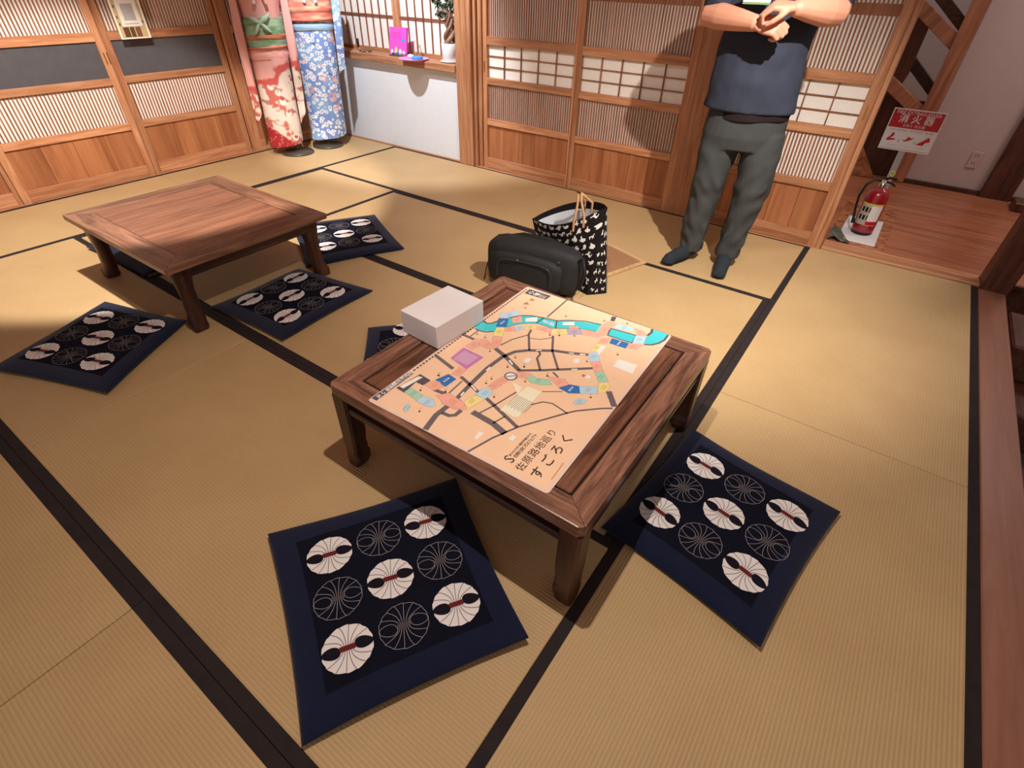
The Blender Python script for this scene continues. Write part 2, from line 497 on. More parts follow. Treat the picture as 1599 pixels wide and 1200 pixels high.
wp('window_sill', (-4.72, 3.572, 0.682), (-3.09, 3.80, 0.736), wood_x, 0.004)
wp('bottom_rail', (-4.80, 3.765, 0.736), (-3.00, 3.80, 0.762), wood_x)
for x0, x1, y in ((-4.80, -4.715, 3.77), (-3.926, -3.852, 3.762), (-3.145, -3.09, 3.77)):
    wp('window_stile', (x0, y, 0.762), (x1, y + 0.03, TOP), wood_z)
wp('top_rail', (-4.80, 3.60, TOP), (-3.09, 3.82, 1.86), wood_x)
wp('jamb', (-4.80, 3.62, 0.736), (-4.725, 3.765, TOP), wood_z)
pz = (0.762, 1.000, 1.25, 1.50, TOP)
vb = shared(('window_bar',), (-0.003, -0.005, -(TOP - 0.762) / 2), (0.003, 0.005, (TOP - 0.762) / 2), bar_m)
for x0, x1, n in ((-4.715, -3.926, 9), (-3.852, -3.145, 8)):
    wdt = (x1 - x0) / n
    hb = shared(('window_bar_h', n), (-(x1 - x0) / 2, -0.005, -0.006), ((x1 - x0) / 2, 0.004, 0.006), bar_m)
    for z in pz[1:-1]: put('lattice_bar', hb, win, ((x0 + x1) / 2, 3.779, z))
    for i in range(n):
        if i: put('lattice_bar', vb, win, (x0 + i * wdt, 3.778, (TOP + 0.762) / 2))
        for k in range(4):
            h = pz[k + 1] - pz[k]
            me = shared(('washi_pane', 'w', n, k), (-wdt / 2 + 0.001, -0.0006, -h / 2 + 0.001), (wdt / 2 - 0.001, 0.0006, h / 2 - 0.001), paper)
            put('washi_pane', me, win, (x0 + (i + 0.5) * wdt, 3.790, (pz[k] + pz[k + 1]) / 2))

# ---- left wall (x = -4.72): doors 4 to 7 on two tracks
R90 = math.pi / 2


def ldoor(name, y0, w, xoff, band='dark', st=(0.045, 0.045)):
    return sliding_door(name, w, band, (-4.72 - xoff, y0, 0), R90, st, mid=False, pitch=0.0215, boards=4)


d4 = ldoor('door_4', 0.968, 0.785, 0.02)
d5 = ldoor('door_5', 1.860, 0.762, 0.055, st=(0.048, 0.045))
d6 = ldoor('door_6', 0.120, 0.780, 0.055)
d7 = ldoor('door_7', 2.755, 0.745, 0.02, st=(0.085, 0.045))
brass_pull(d4, 0.785 + 0.018, 0.79); brass_pull(d4, 0.785 + 0.038, 0.79)
b = MB(); b.box((-4.80, -1.9, -0.05), (-4.722, 3.62, 0.004), wood_y, 0.002); struct(b.build('baseboard_left'))
b = MB(); b.box((-4.80, -1.9, TOP + 0.003), (-4.69, 3.62, 1.86), wood_y, 0.004); struct(b.build('trim_11'))
b = MB(); b.box((-4.80, -1.9, 1.86), (-4.72, 3.62, 2.5), plaster); struct(b.build('wall_left'))
b = MB(); b.box((-4.80, 3.545, 0), (-4.69, 3.66, 2.5), wood_z, 0.004); struct(b.build('trim_12'))
b = MB(); b.box((-4.82, -1.9, 0), (-4.74, 0.07, 1.76), plaster); struct(b.build('wall_left_lower'))
b = MB(); b.box((-4.90, -1.9, 2.5), (0.8, 3.8, 2.56), wood_y); ceil_o = struct(b.build('ceiling'))

# ---------------------------------------------------------------- poster on the left door
P = thing('poster', 'white framed poster with code card and photo strip hung on left sliding door', 'poster', (-4.690, 2.008, 0))
cardm = flat('poster_white', (236, 228, 218), 0.5, 0.3, vary=0.02)
greym = flat('poster_grey', (180, 174, 172), 0.6, 0.3)
pb1, pb2, pb3, pb4 = (flat('poster_brown', c, 0.6, 0.3) for c in ((96, 60, 44), (120, 74, 62), (86, 66, 36), (196, 168, 120)))
b = MB(); b.box((-0.002, -0.100, 0.895), (0.0, 0.100, 1.20), pb4); b.build('poster_sheet', P)
b = MB()
b.box((0.0, -0.100, 0.895), (0.0012, 0.100, 0.901), cardm)
for s in (-1, 1): b.box((0.0, min(s * 0.1, s * 0.088), 0.901), (0.0012, max(s * 0.1, s * 0.088), 1.20), cardm)
b.build('white_margin', P)
b = MB(); b.box((0.0002, -0.062, 0.967), (0.0028, 0.070, 1.125), cardm); b.box((0.0028, -0.046, 0.978), (0.0032, 0.052, 0.984), greym)
b.box((0.0028, -0.036, 1.0), (0.0032, 0.042, 1.095), greym)
b.build('card', P)
b = MB()
for y0, y1, mm in ((-0.066, -0.028, pb1), (-0.022, 0.006, pb3), (0.014, 0.048, pb2)):
    b.box((0.0, y0, 0.906), (0.0014, y1, 0.962), mm)
for y, z in ((-0.078, 1.02), (0.078, 0.99), (-0.076, 0.98), (-0.078, 1.08)):
    b.box((0.0, y - 0.004, z - 0.008), (0.0014, y + 0.004, z + 0.008), charcoal)
b.build('photo_print', P)['kind'] = 'stuff'

# ---------------------------------------------------------------- behind the opening: end wall, posts, braces
b = MB(); b.box((0.14, 5.58, -0.01), (2.6, 5.70, 2.6), plaster_dim); struct(b.build('wall_hall'))
b = MB(); b.box((0.14, 5.555, -0.01), (2.6, 5.58, 0.03), dark_wood_y, 0.002); struct(b.build('baseboard_hall'))
b = MB(); b.box((-1.3, 6.9, -0.01), (0.3, 7.0, 2.6), plaster_dim); struct(b.build('wall_stairs'))
b = MB(); b.box((0.66, 5.53, -0.01), (0.86, 5.60, 2.6), dark_wood_z, 0.006); struct(b.build('trim_13'))
b = MB(); b.box((0.86, 5.28, -0.003), (1.10, 5.46, 0.06), dark_wood_z, 0.006); struct(b.build('trim_14'))
b = MB(); b.box((-4.88, -1.9, 0), (-4.83, 3.80, 1.86), dark_wood_z); struct(b.build('gap_backing_left'))  # unseen board, added to stop light coming through the door gaps
b = MB(); b.box((-3.09, 3.76, 0), (-0.19, 3.80, 1.86), dark_wood_z); struct(b.build('gap_backing_back'))  # added unseen behind the back doors, closes their gaps to light
stair_w = wood('stair_wood', (190, 124, 90), (150, 90, 64), 'Z', 0.8)
st = thing('stair_frame', 'open timber stair side with diagonal braces and dark panels behind fire extinguisher sign', 'staircase', (0, 5.55, 0))
b = MB(); b.box((0.03, -0.02, 0), (0.135, 0.10, 2.6), stair_w, 0.004); b.build('post', st)


def brace(n, x0, z0, x1, z1, wd, y0, y1, m):
    """a plank from (x0,z0) down to (x1,z1)"""
    v = Vector((x1 - x0, 0, z1 - z0)); L = v.length; a = math.atan2(v.z, v.x)
    b = MB(); b.box((-L / 2, y0, -wd / 2), (L / 2, y1, wd / 2), m, 0.003)
    bm_ = b.build(n, st, ((x0 + x1) / 2, 0, (z0 + z1) / 2)); bm_.rotation_euler = (0, -a, 0)


brace('brace', -0.60, 1.40, 0.12, 0.925, 0.085, 0.0, 0.07, stair_w)
brace('brace', -0.60, 0.90, 0.10, 0.47, 0.085, 0.0, 0.07, stair_w)
brace('dark_beam', -0.80, 1.72, 0.10, 1.03, 0.07, 0.20, 0.28, dark_wood_y)  # darker copies of the braces, offset behind them
brace('dark_beam', -0.80, 1.32, 0.10, 0.60, 0.07, 0.20, 0.28, dark_wood_y)
b = MB(); b.box((-0.9, 0.10, 0.0), (0.03, 0.14, 0.58), dark_wood_z, 0.003); b.build('lower_panel', st)
b = MB(); b.prism([(-0.9, 0.56), (-0.20, 0.56), (-0.16, 0.75), (-0.16, 1.08), (-0.30, 1.20), (-0.9, 1.6)], -0.16, -0.12, dark_wood_z,
                  M=Matrix.Rotation(math.pi / 2, 4, 'X')); b.build('upper_panel', st)
b = MB(); b.prism([(-0.08, 0.0), (-0.45, 0.0), (-0.45, 0.48)], 0.01, 0.04, burl, M=Matrix.Rotation(math.pi / 2, 4, 'X')); b.build('burl_panel', st)
outm = flat('outlet_plastic', (206, 178, 170), 0.4, 0.4)
b = MB(); b.box((-0.035, -0.006, -0.06), (0.035, 0, 0.06), outm, 0.003)
for z in (-0.03, 0.025):
    for x in (-0.009, 0.009): b.box((x - 0.002, -0.0068, z), (x + 0.002, -0.005, z + 0.018), dark_wood_z)
tag(b.build('wall_outlet', None, (0.52, 5.578, 0.24)), 'small wall outlet low on the pale hall wall', 'outlet')

# ---------------------------------------------------------------- fire extinguisher, its plate and its sign
redm = flat('extinguisher_red', (150, 16, 28), 0.22, 0.6, vary=0.03, Coat_Weight=0.4)
blackm = flat('black_rubber', (26, 24, 24), 0.5, 0.4)
steel = flat('steel', (190, 186, 176), 0.25, 0.5, metal=1.0)
signw = flat('sign_white', (232, 226, 226), 0.4, 0.4, vary=0.01)
signr = flat('sign_red', (190, 22, 40), 0.4, 0.4, vary=0.02)
labm = flat('label_silver', (178, 168, 156), 0.4, 0.4, vary=0.05)
yelm = flat('label_yellow', (200, 190, 90), 0.5, 0.4)
b = MB(); b.box((-0.11, -0.24, 0), (0.11, 0.26, 0.012), signw, 0.003)
tag(b.build('floor_plate', None, (0.0, 4.10, 0.0005)), 'white square plate under the red fire extinguisher', 'plate')
ex = thing('fire_extinguisher', 'red fire extinguisher with black hose on a white plate by the opening', 'fire extinguisher', (0.005, 4.05, 0.0125))
b = MB(); b.lathe([(0.060, 0), (0.063, 0.006), (0.063, 0.018), (0.064, 0.02)], blackm, n=32); b.build('base_ring', ex)
b = MB(); b.lathe([(0.063, 0.018), (0.065, 0.024), (0.065, 0.225), (0.062, 0.25), (0.052, 0.272), (0.036, 0.286), (0.022, 0.292), (0.018, 0.30)], redm, n=40); b.build('cylinder', ex)
b = MB()
for i in range(18):
    a0, a1 = (math.radians(-150 + 6.6 * k) for k in (i, i + 1))
    rr = 0.0657
    q = lambda a, z: (rr * math.cos(a), rr * math.sin(a), z)
    b.face([q(a0, 0.068), q(a1, 0.068), q(a1, 0.195), q(a0, 0.195)], signw if i > 8 else labm)
    rr = 0.0660
    b.face([q(a0, 0.193), q(a1, 0.193), q(a1, 0.205), q(a0, 0.205)], yelm)
    if i > 8: b.face([q(a0, 0.07), q(a1, 0.07), q(a1, 0.095), q(a0, 0.095)], signr)
    if i in (2, 3, 5, 6, 8):
        b.face([q(a0, 0.15), q(a1, 0.15), q(a1, 0.18), q(a0, 0.18)], blackm)
        b.face([q(a0, 0.10), q(a1, 0.10), q(a1, 0.13), q(a0, 0.13)], blackm)
b.build('label_sticker', ex)
b = MB(); b.lathe([(0.019, 0.298), (0.019, 0.318), (0.014, 0.322), (0.014, 0.345)], steel, n=16)
b.box((-0.016, -0.016, 0.318), (0.016, 0.016, 0.342), steel, 0.003); valve = b.build('valve', ex)
b = MB(); b.tube([(-0.01, 0.01, 0.340), (0.025, -0.01, 0.358), (0.06, -0.03, 0.360)], 0.007, blackm)
b.tube([(0.01, 0.0, 0.33), (0.04, -0.02, 0.332), (0.065, -0.035, 0.322)], 0.006, blackm); b.build('handle', valve)
b = MB()
b.rings([[(0.022 + (0.013 + 0.003 * math.cos(w)) * math.cos(a), -0.018 + 0.003 * math.sin(w), 0.385 + (0.013 + 0.003 * math.cos(w)) * math.sin(a)) for w in (math.pi * k / 3 for k in range(6))] for a in (2 * math.pi * k / 16 for k in range(17))], yelm, cap=False)
b.build('pull_ring', valve)
b = MB(); b.tube([(-0.012, 0, 0.332), (-0.05, -0.01, 0.335), (-0.085, -0.02, 0.30), (-0.098, -0.025, 0.23), (-0.088, -0.03, 0.15), (-0.074, -0.032, 0.085)], 0.0075, blackm, 10); hose = b.build('hose', ex)
b = MB(); b.tube([(-0.074, -0.032, 0.088), (-0.069, -0.033, 0.06)], [0.009, 0.012], blackm, 10); b.build('nozzle', hose)
sg = thing('extinguisher_sign', 'red and white fire extinguisher sign on a grey pole', 'sign', (0.024, 4.26, 0.0125))
b = MB(); b.box((-0.018, 0.004, 0), (0.018, 0.008, 0.60), flat('pole_grey', (176, 168, 166), 0.4, 0.4), 0.001); b.build('pole', sg)
b = MB(); b.box((-0.138, 0, 0.470), (0.138, 0.003, 0.703), signw, 0.001); b.build('sign_plate', sg)
b = MB(); b.box((-0.132, -0.0006, 0.598), (0.132, 0.0004, 0.697), signr)
FX = Matrix.Rotation(math.pi / 2, 4, 'X')
T = lambda x, y, z: Matrix.Translation((x, y, z))
add_text(b, 'FIRE EXTINGUISHER', 0.026, signw, T(0, -0.0012, 0.683) @ FX)
add_text(b, '消 火 器', 0.052, signw, T(0, -0.0012, 0.648) @ FX, 0.0006)
add_text(b, '소화기  灭火器', 0.019, signw, T(0, -0.0012, 0.612) @ FX)
add_text(b, '上のピンを引き抜く　火元に向ける　強く握る', 0.0115, signr, T(0, -0.0008, 0.585) @ FX)
for cx, pts in ((-0.085, [(-0.026, 0.52), (0.018, 0.528), (0.02, 0.536), (-0.012, 0.535), (0.004, 0.548), (0.006, 0.566), (-0.008, 0.568), (-0.012, 0.55), (-0.028, 0.53)]),
                (0.0, [(-0.03, 0.532), (-0.01, 0.535), (0.0, 0.556), (0.014, 0.548), (0.034, 0.552), (0.012, 0.536), (-0.006, 0.526)]),
                (0.085, [(-0.035, 0.516), (0.004, 0.516), (0.012, 0.534), (0.032, 0.540), (0.022, 0.566), (0.010, 0.556), (-0.004, 0.542)])):
    b.face([(cx + x, -0.0008, z) for x, z in pts], signr)
for x in (-0.045, 0.042): b.box((x - 0.003, -0.001, 0.515), (x + 0.003, 0.0002, 0.535), greym)
add_text(b, '安全栓を抜く   ホースを向ける   レバーを握る', 0.010, greym, T(0, -0.0008, 0.497) @ FX)
b.box((-0.132, -0.0006, 0.478), (0.132, 0.0004, 0.480), signr)
b.build('print', sg)['kind'] = 'stuff'
# folded glossy cloth beside the door foot
b = MB(); nx_, ny_ = 14, 12
clothm = flat('glossy_green_cloth', (84, 82, 66), 0.25, 0.7, vary=0.4)
gridp = [[(0.13 * i / nx_, 0.26 * k / ny_ * (1 - 0.9 * i / nx_), 0.004 + 0.035 * (1 - i / nx_) * abs(math.sin(9 * k / ny_ + 5 * i / nx_)) + 0.002) for i in range(nx_ + 1)] for k in range(ny_ + 1)]
b.rings(gridp, clothm, True, False, closed=False)
tag(b.build('folded_cloth', None, (-0.160, 3.805, 0.001)), 'crumpled shiny dark cloth on the hall floor beside the door edge', 'cloth')

# ================================================================ TABLES
tw_x = wood('table_wood_x', (158, 112, 90), (84, 56, 46), 'X', 2.6, rough=0.30, vary=0.08, contrast=0.9)
tw_y = wood('table_wood_y', (158, 112, 90), (84, 56, 46), 'Y', 2.6, rough=0.30, vary=0.08, contrast=0.9)
tw_z = wood('table_wood_z', (92, 56, 42), (52, 30, 24), 'Z', 0.9, rough=0.35, vary=0.08)
tw_dx = wood('table_dark_x', (84, 50, 38), (44, 26, 20), 'X', 0.9, rough=0.35, vary=0.08)
tw_dy = wood('table_dark_y', (84, 50, 38), (44, 26, 20), 'Y', 0.9, rough=0.35, vary=0.08)
panel_b = wood('table_panel', (134, 90, 68), (76, 48, 38), 'Y', 2.0, rough=0.3, vary=0.05)
gx = wood('old_table_x', (158, 112, 88), (86, 56, 44), 'X', 1.1, rough=0.30, vary=0.05, contrast=0.8)
gy = wood('old_table_y', (158, 112, 88), (86, 56, 44), 'Y', 1.1, rough=0.30, vary=0.05, contrast=0.8)
gp = wood('old_table_panel', (154, 104, 80), (96, 62, 48), 'Y', 0.9, rough=0.30, vary=0.05, contrast=0.8)
black_gap = flat('groove_shadow', (44, 28, 22), 0.7, 0.2)


def table(name, label, x0, x1, y0, y1, H, th, fw, over, leg, kind):
    t = thing(name, label, 'low table', ((x0 + x1) / 2, (y0 + y1) / 2, 0), 0)
    a, c = (x1 - x0) / 2, (y1 - y0) / 2
    mx, my, mp = (tw_x, tw_y, panel_b) if kind == 'B' else (gx, gy, gp)

    def quad_prism(n, poly, z0, z1, m, ch=0.003):
        bm = bmesh.new(); vs = [bm.verts.new((x, y, z)) for z in (z0, z1) for x, y in poly]; k = len(poly)
        bm.faces.new(vs[:k][::-1]); bm.faces.new(vs[k:])
        for i in range(k): bm.faces.new((vs[i], vs[(i + 1) % k], vs[k + (i + 1) % k], vs[k + i]))
        if ch: bmesh.ops.bevel(bm, geom=bm.edges[:], offset=ch, segments=2, affect='EDGES', profile=0.6)
        me = bpy.data.meshes.new(n); bm.to_mesh(me); bm.free(); me.materials.append(m)
        return put(n, me, t)
    z0, z1 = H - th, H
    rr = 0.012 if kind == 'B' else 0.004
    # mitred frame boards
    for s in (-1, 1):
        quad_prism('frame_board', [(-a + rr, s * c), (a - rr, s * c), (a, s * (c - rr)), (a - fw, s * (c - fw)), (-a + fw, s * (c - fw)), (-a, s * (c - rr))][::s], z0, z1, mx)
        quad_prism('frame_board', [(s * a, -c + rr), (s * a, c - rr), (s * (a - fw), c - fw), (s * (a - fw), -c + fw)][::s], z0, z1, my)
    b = MB(); b.box((-a + fw - 0.004, -c + fw - 0.004, z0 + 0.003), (a - fw + 0.004, c - fw + 0.004, z1 - 0.009), black_gap); b.build('panel_bed', t)
    g = 0.007 if kind == 'B' else 0.003
    b = MB(); b.box((-a + fw + g, -c + fw + g, z1 - 0.012), (a - fw - g, c - fw - g, z1 - 0.0015), mp, 0.003); b.build('centre_panel', t)
    # legs
    ai, ci = a - over, c - over
    for sx in (-1, 1):
        for sy in (-1, 1):
            b = MB(); rs = []
            if kind == 'B':
                prof = [(0, 0.046), (0.006, 0.052), (0.03, 0.060), (0.055, 0.060), (0.072, 0.052), (0.078, 0.058), (0.10, 0.056), (0.14, 0.060), (z0, 0.062)]
            else:
                prof = [(0, 0.062), (0.012, 0.068), (0.035, 0.066), (0.07, 0.058), (0.14, 0.055), (0.20, 0.058), (0.235, 0.066), (z0 - 0.028, 0.082), (z0 - 0.001, 0.084)]
            for z, w in prof:
                # outer corner stays flush (kind B) or swells a little
                o = 0.0 if kind == 'B' else (0.006 if z < 0.05 else -0.012 * math.sin(min(1, z / z0) * math.pi))
                X0, Y0 = sx * (ai + o), sy * (ci + o); q = 0.007
                w2 = w
                pts = [(X0 - sx * q, Y0), (X0, Y0 - sy * q), (X0, Y0 - sy * (w2 - q)), (X0 - sx * q, Y0 - sy * w2), (X0 - sx * (w2 - q), Y0 - sy * w2), (X0 - sx * w2, Y0 - sy * (w2 - q)), (X0 - sx * w2, Y0 - sy * q), (X0 - sx * (w2 - q), Y0)]
                if sx * sy > 0: pts = pts[::-1]
                rs.append([(x, y, z) for x, y in pts])
            b.rings(rs, tw_z, kind == 'A', True)
            b.build('leg', t)
    if kind == 'B':
        for s in (-1, 1):
            lo, hi = sorted((s * (ci - 0.008), s * (ci - 0.034)))
            b = MB(); b.box((-ai + 0.058, lo, 0.245), (ai - 0.058, hi, 0.268), tw_dx, 0.004); b.build('stretcher', t)
            lo, hi = sorted((s * (ai - 0.008), s * (ai - 0.034)))
            b = MB(); b.box((lo, -ci + 0.058, 0.245), (hi, ci - 0.058, 0.268), tw_dy, 0.004); b.build('stretcher', t)
    else:
        for s in (-1, 1):
            lo, hi = sorted((s * (ci - 0.004), s * (ci - 0.030)))
            b = MB(); b.box((-ai + 0.05, lo, z0 - 0.056), (ai - 0.05, hi, z0 - 0.002), tw_dx, 0.005); b.build('apron', t)
            lo, hi = sorted((s * (ai - 0.004), s * (ai - 0.030)))
            b = MB(); b.box((lo, -ci + 0.05, z0 - 0.056), (hi, ci - 0.05, z0 - 0.002), tw_dy, 0.005); b.build('apron', t)
    return t


table('low_table', 'square dark wooden low table with map game board and white box on top', -1.128, -0.252, 0.662, 1.547, 0.347, 0.040, 0.070, 0.0, 0.065, 'B')
table('low_table', 'bare dark wooden low table in front of the left sliding doors', -3.255, -2.262, 0.748, 1.566, 0.335, 0.026, 0.105, 0.035, 0.08, 'A')

# ---------------------------------------------------------------- map game board
MAP_ROADS=[(11,[(2086,1564),(1982,2339),(1890,3311),(1918,4020),(1954,4180),(2079,4545),(2373,4860),(3058,5357),(3544,5568),(4085,5843)]),(12,[(1450,4298),(1996,4123),(2755,3797)]),(9,[(2731,3761),(3378,4270),(3530,4406),(4554,5284)]),(9,[(1510,2454),(2002,2316),(2392,2195),(2768,2112),(3135,1998),(3672,1823),(4184,1657)]),(15,[(2808,1411),(3558,1380),(4064,1256)]),(5,[(3685,141),(3891,924),(4193,1668),(5002,3008),(5155,3218),(5683,3742),(5930,3939)]),(4,[(1745,1561),(1683,2308)]),(4,[(3000,1488),(3135,1998),(3303,2879)]),(4,[(3558,1380),(3657,1813)]),(13,[(2237,91),(2081,696),(2088,1145),(2004,1612)]),(10,[(2148,872),(2392,898),(2510,1018),(2515,1273)]),(10,[(1282,1498),(1772,1558)]),(10,[(152,2817),(1063,2612)]),(9,[(53,4293),(563,4288)]),(4,[(337,4361),(321,4801)]),(6,[(1767,5955),(1854,5666),(2407,4886)]),(4,[(1474,4550),(1581,5062),(1859,5620)]),(3,[(2022,5496),(2361,5656),(2611,5994)]),(6,[(2566,6108),(3034,5316),(3717,4565)]),(6,[(2680,5047),(2813,4921),(2847,4679),(3284,4197)]),(5,[(3655,4356),(3919,4231)]),(3,[(3902,3349),(4391,3717)]),(4,[(3972,2663),(4170,2969),(4431,3077),(4697,3032),(5015,2963)]),(14,[(5489,4561),(5943,4035)]),(5,[(1686,8522),(1753,7014)])]
MAP_EDGES=[(7,[(50,5436),(258,5353),(415,5446),(493,5721)]),(6,[(675,6133),(962,6530),(1239,6742),(1691,6899),(2165,7010),(2512,7320),(3007,7608),(3575,7752)]),(6,[(157,4829),(387,4825),(612,4896),(781,5075)]),(3,[(983,5590),(1197,5990),(1455,6257),(1720,6433),(2282,6478),(2367,6535),(3162,7099),(3634,7244)]),(7,[(5736,8575),(5754,8190),(5673,7886),(5520,7650),(5303,7509)]),(9,[(5172,8095),(5205,8374),(5139,8581)]),(6,[(3935,7741),(4843,7870),(4932,7347),(4062,7274),(3935,7741)]),(6,[(1668,6430),(1680,6874)]),(5,[(2390,6560),(2170,7003)])]
MAP_TILES=[('cy',[(149,4875),(-101,5078),(-48,5524),(258,5353),(403,5463),(504,5783),(694,6147),(980,6504),(1256,6716),(1710,6870),(2181,6984),(2530,7289),(3033,7561),(3569,7724),(3645,7261),(3159,7105),(2364,6541),(2271,6495),(1716,6440),(1462,6246),(1209,5973),(983,5590),(794,5059),(374,4841)]),('cy',[(3945,7722),(4843,7844),(4924,7364),(4062,7299)]),('cy',[(5184,8589),(5721,8614),(5738,8228),(5657,7922),(5504,7686),(5287,7545),(5179,8000),(5203,8270)]),('pk',[(582,3825),(618,4427),(914,4124),(890,3781)]),('pk',[(694,4436),(890,4537),(1293,4365),(1490,4421),(1427,4258),(1214,4119),(914,4124)]),('pk',[(933,4839),(1229,4991),(1474,4550),(1461,4353),(1236,4369)]),('ye',[(710,5355),(942,5532),(1206,5022),(921,4855)]),('bl',[(408,5873),(701,6097),(978,5560),(667,5375)]),('lb',[(252,6200),(650,6732),(923,6545),(662,6150),(413,5905)]),('pk',[(767,6203),(967,6522),(1233,6178),(967,5922)]),('wh',[(1177,6462),(1478,6802),(1627,6534),(1299,6283)]),('lb',[(1739,6782),(2165,6837),(2281,6607),(1796,6609)]),('pk',[(960,5546),(1150,5744),(1387,5563),(1111,5301)]),('lb',[(1192,5723),(1377,5969),(1548,5840),(1405,5576)]),('ye',[(1478,5942),(1713,6279),(1882,6146),(1607,5833)]),('pk',[(1772,6271),(2293,6460),(2410,6190),(1904,6112)]),('ye',[(2326,6426),(2728,6733),(2931,6463),(2473,6156)]),('li',[(2743,6744),(3146,7052),(3344,6777),(2946,6474)]),('pk',[(2696,6970),(2952,7165),(3054,7025),(2800,6831)]),('wh',[(2388,7044),(2713,7316),(2820,7130),(2479,6892)]),('pk',[(3193,7044),(3647,7219),(3881,6937),(3375,6759)]),('pk',[(3703,7177),(3614,7679),(3657,8087),(3954,8206),(3947,7620),(4026,7272),(3862,6972)]),('lb',[(3992,8128),(4578,8258),(4649,8001),(4034,7843)]),('pk',[(4596,8271),(4955,8286),(5180,8051),(4861,7909)]),('lb',[(4843,7844),(5179,8000),(5287,7545),(4941,7378)]),('pk',[(4905,7254),(5268,7483),(5258,7098),(4900,6966)]),('bl',[(4259,7200),(4871,7276),(4900,6919),(4332,6866)]),('pk',[(3978,6986),(4206,7209),(4280,6779),(4020,6629)]),('ye',[(4003,6616),(4212,6632),(4251,6195),(4030,6074)]),('wh',[(4178,6606),(4333,6630),(4371,6059),(4218,6124)]),('lb',[(4050,5906),(4234,6183),(4555,5756),(4324,5537)]),('pk',[(4324,5537),(4555,5756),(4909,5344),(4699,5144)]),('gr',[(4699,5144),(4909,5344),(5276,4976),(5039,4758)]),('ye',[(5054,4731),(5275,4936),(5437,4787),(5439,4449),(5270,4284)]),('lb',[(4661,4241),(5111,4542),(5284,4258),(4826,3951)]),('bl',[(4212,3790),(4350,4123),(4661,4241),(4849,3950),(4567,3756)]),('pk',[(3665,4080),(4143,4280),(4381,4108),(4212,3827),(4038,3888)]),('gr',[(3166,3583),(3200,3850),(3449,3797),(3749,3983),(3977,3804),(3698,3594),(3414,3496)]),('pk',[(2744,3709),(3166,3905),(3136,3560),(2911,3470)]),('pk',[(2471,2941),(2527,3261),(2802,3151),(2741,2872)]),('pk',[(2454,2580),(2475,2904),(2759,2847),(2687,2528)]),('lb',[(2405,2058),(2388,2416),(2687,2528),(2782,2340),(2758,2033)]),('ye',[(2331,1677),(2439,2046),(2758,2033),(2649,1462),(2359,1556)]),('pk',[(1649,1416),(1862,1540),(2208,1621),(2492,1481),(2640,1387),(2333,1190),(1877,1160)]),('bl',[(1129,2327),(1483,2274),(1464,1796),(991,1865)]),('pk',[(1191,2374),(1163,2805),(1440,2848),(1463,2418)]),('cr',[(3409,3298),(3897,3326),(3975,2017),(3874,1942),(3382,1943)]),('cr',[(2913,3196),(3320,3155),(3401,2805)]),('pu',[(582,3711),(1455,3666),(1417,2836),(625,2991)]),('dk',[(105,126),(84,1718),(252,1709),(303,127)]),('dk',[(335,879),(436,1798),(913,1761),(879,1446),(607,1433),(683,862)]),('wh',[(357,990),(458,1681),(612,1731),(517,985)]),('gr',[(648,897),(671,1163),(1203,1101),(1192,823)]),('lb',[(1208,806),(1232,1093),(1553,1154),(1804,991),(1766,876),(1561,808)]),('pk',[(887,1484),(995,1790),(1153,1877),(1426,1763),(1315,1461)]),('lb',[(1194,305),(1096,489),(1103,610),(1254,521),(1322,345),(1306,277)]),('pk',[(1502,1325),(1733,1651),(2415,1565),(2538,1297),(1925,1197)]),('dk',[(82,8352),(1047,8412),(1025,8045),(102,7961)]),('br',[(571,7599),(542,7808),(752,7739)]),('br',[(520,7219),(550,7469),(751,7360)]),('wh',[(5029,5769),(4988,6215),(5622,6304),(5693,5772)]),('wh',[(3861,5231),(3839,5433),(3957,5478),(4061,5295),(3997,5160)]),('wh',[(4601,4705),(4585,4895),(4728,4881),(4743,4732)]),('br',[(4466,4724),(4458,4839),(4553,4830),(4553,4709)]),('lb',[(4894,3495),(4943,3746),(5181,3817),(5145,3577),(4981,3419)]),('wh',[(3506,636),(3452,911),(3599,934),(3599,622)]),('dk',[(3607,8489),(3767,8556),(3841,8228),(3701,8176)]),('wh',[(2579,4301),(2579,4520),(2753,4520),(2768,4314),(2670,4240)]),('wh',[(4245,1151),(4257,1341),(4382,1343),(4396,1145)]),('wh',[(1923,3171),(1907,3389),(1970,3373),(1985,3156)]),('wh',[(2064,1764),(2035,1945),(2094,1933),(2122,1753)]),('wh',[(2021,2292),(2057,2338),(2306,2242),(2304,2184)]),('wh',[(2185,4005),(2213,4070),(2435,3936),(2422,3884)]),('wh',[(2566,5029),(2712,5154),(2744,5105),(2596,4983)]),('wh',[(3518,5571),(3665,5651),(3691,5607),(3545,5524)]),('wh',[(3831,5740),(4000,5823),(4036,5760),(3876,5661)]),('wh',[(4036,4851),(4178,4967),(4207,4917),(4066,4799)])]
MAP_DOTS=[(2368,3716),(2788,4033),(2330,2933),(2331,2660),(2912,2293),(3233,3436),(1612,1627),(445,4592),(784,4603),(1407,4058),(2275,4268),(2369,3714),(2779,4045),(3619,4082),(2457,6075),(2741,6242),(770,7057),(2273,7459),(2456,6080),(2738,6233),(3164,6536),(3535,8034),(4276,8372),(4859,6429),(4233,5490),(3624,4089),(5194,3989),(4859,6429),(947,2083),(987,1229),(1612,1622),(1607,530),(925,2083)]
zb = 0.3475
gb = thing('map_game_board', 'laminated peach coloured street map game board lying on the low table', 'board game', (-0.98, 0.68, zb))
u = 1e-4
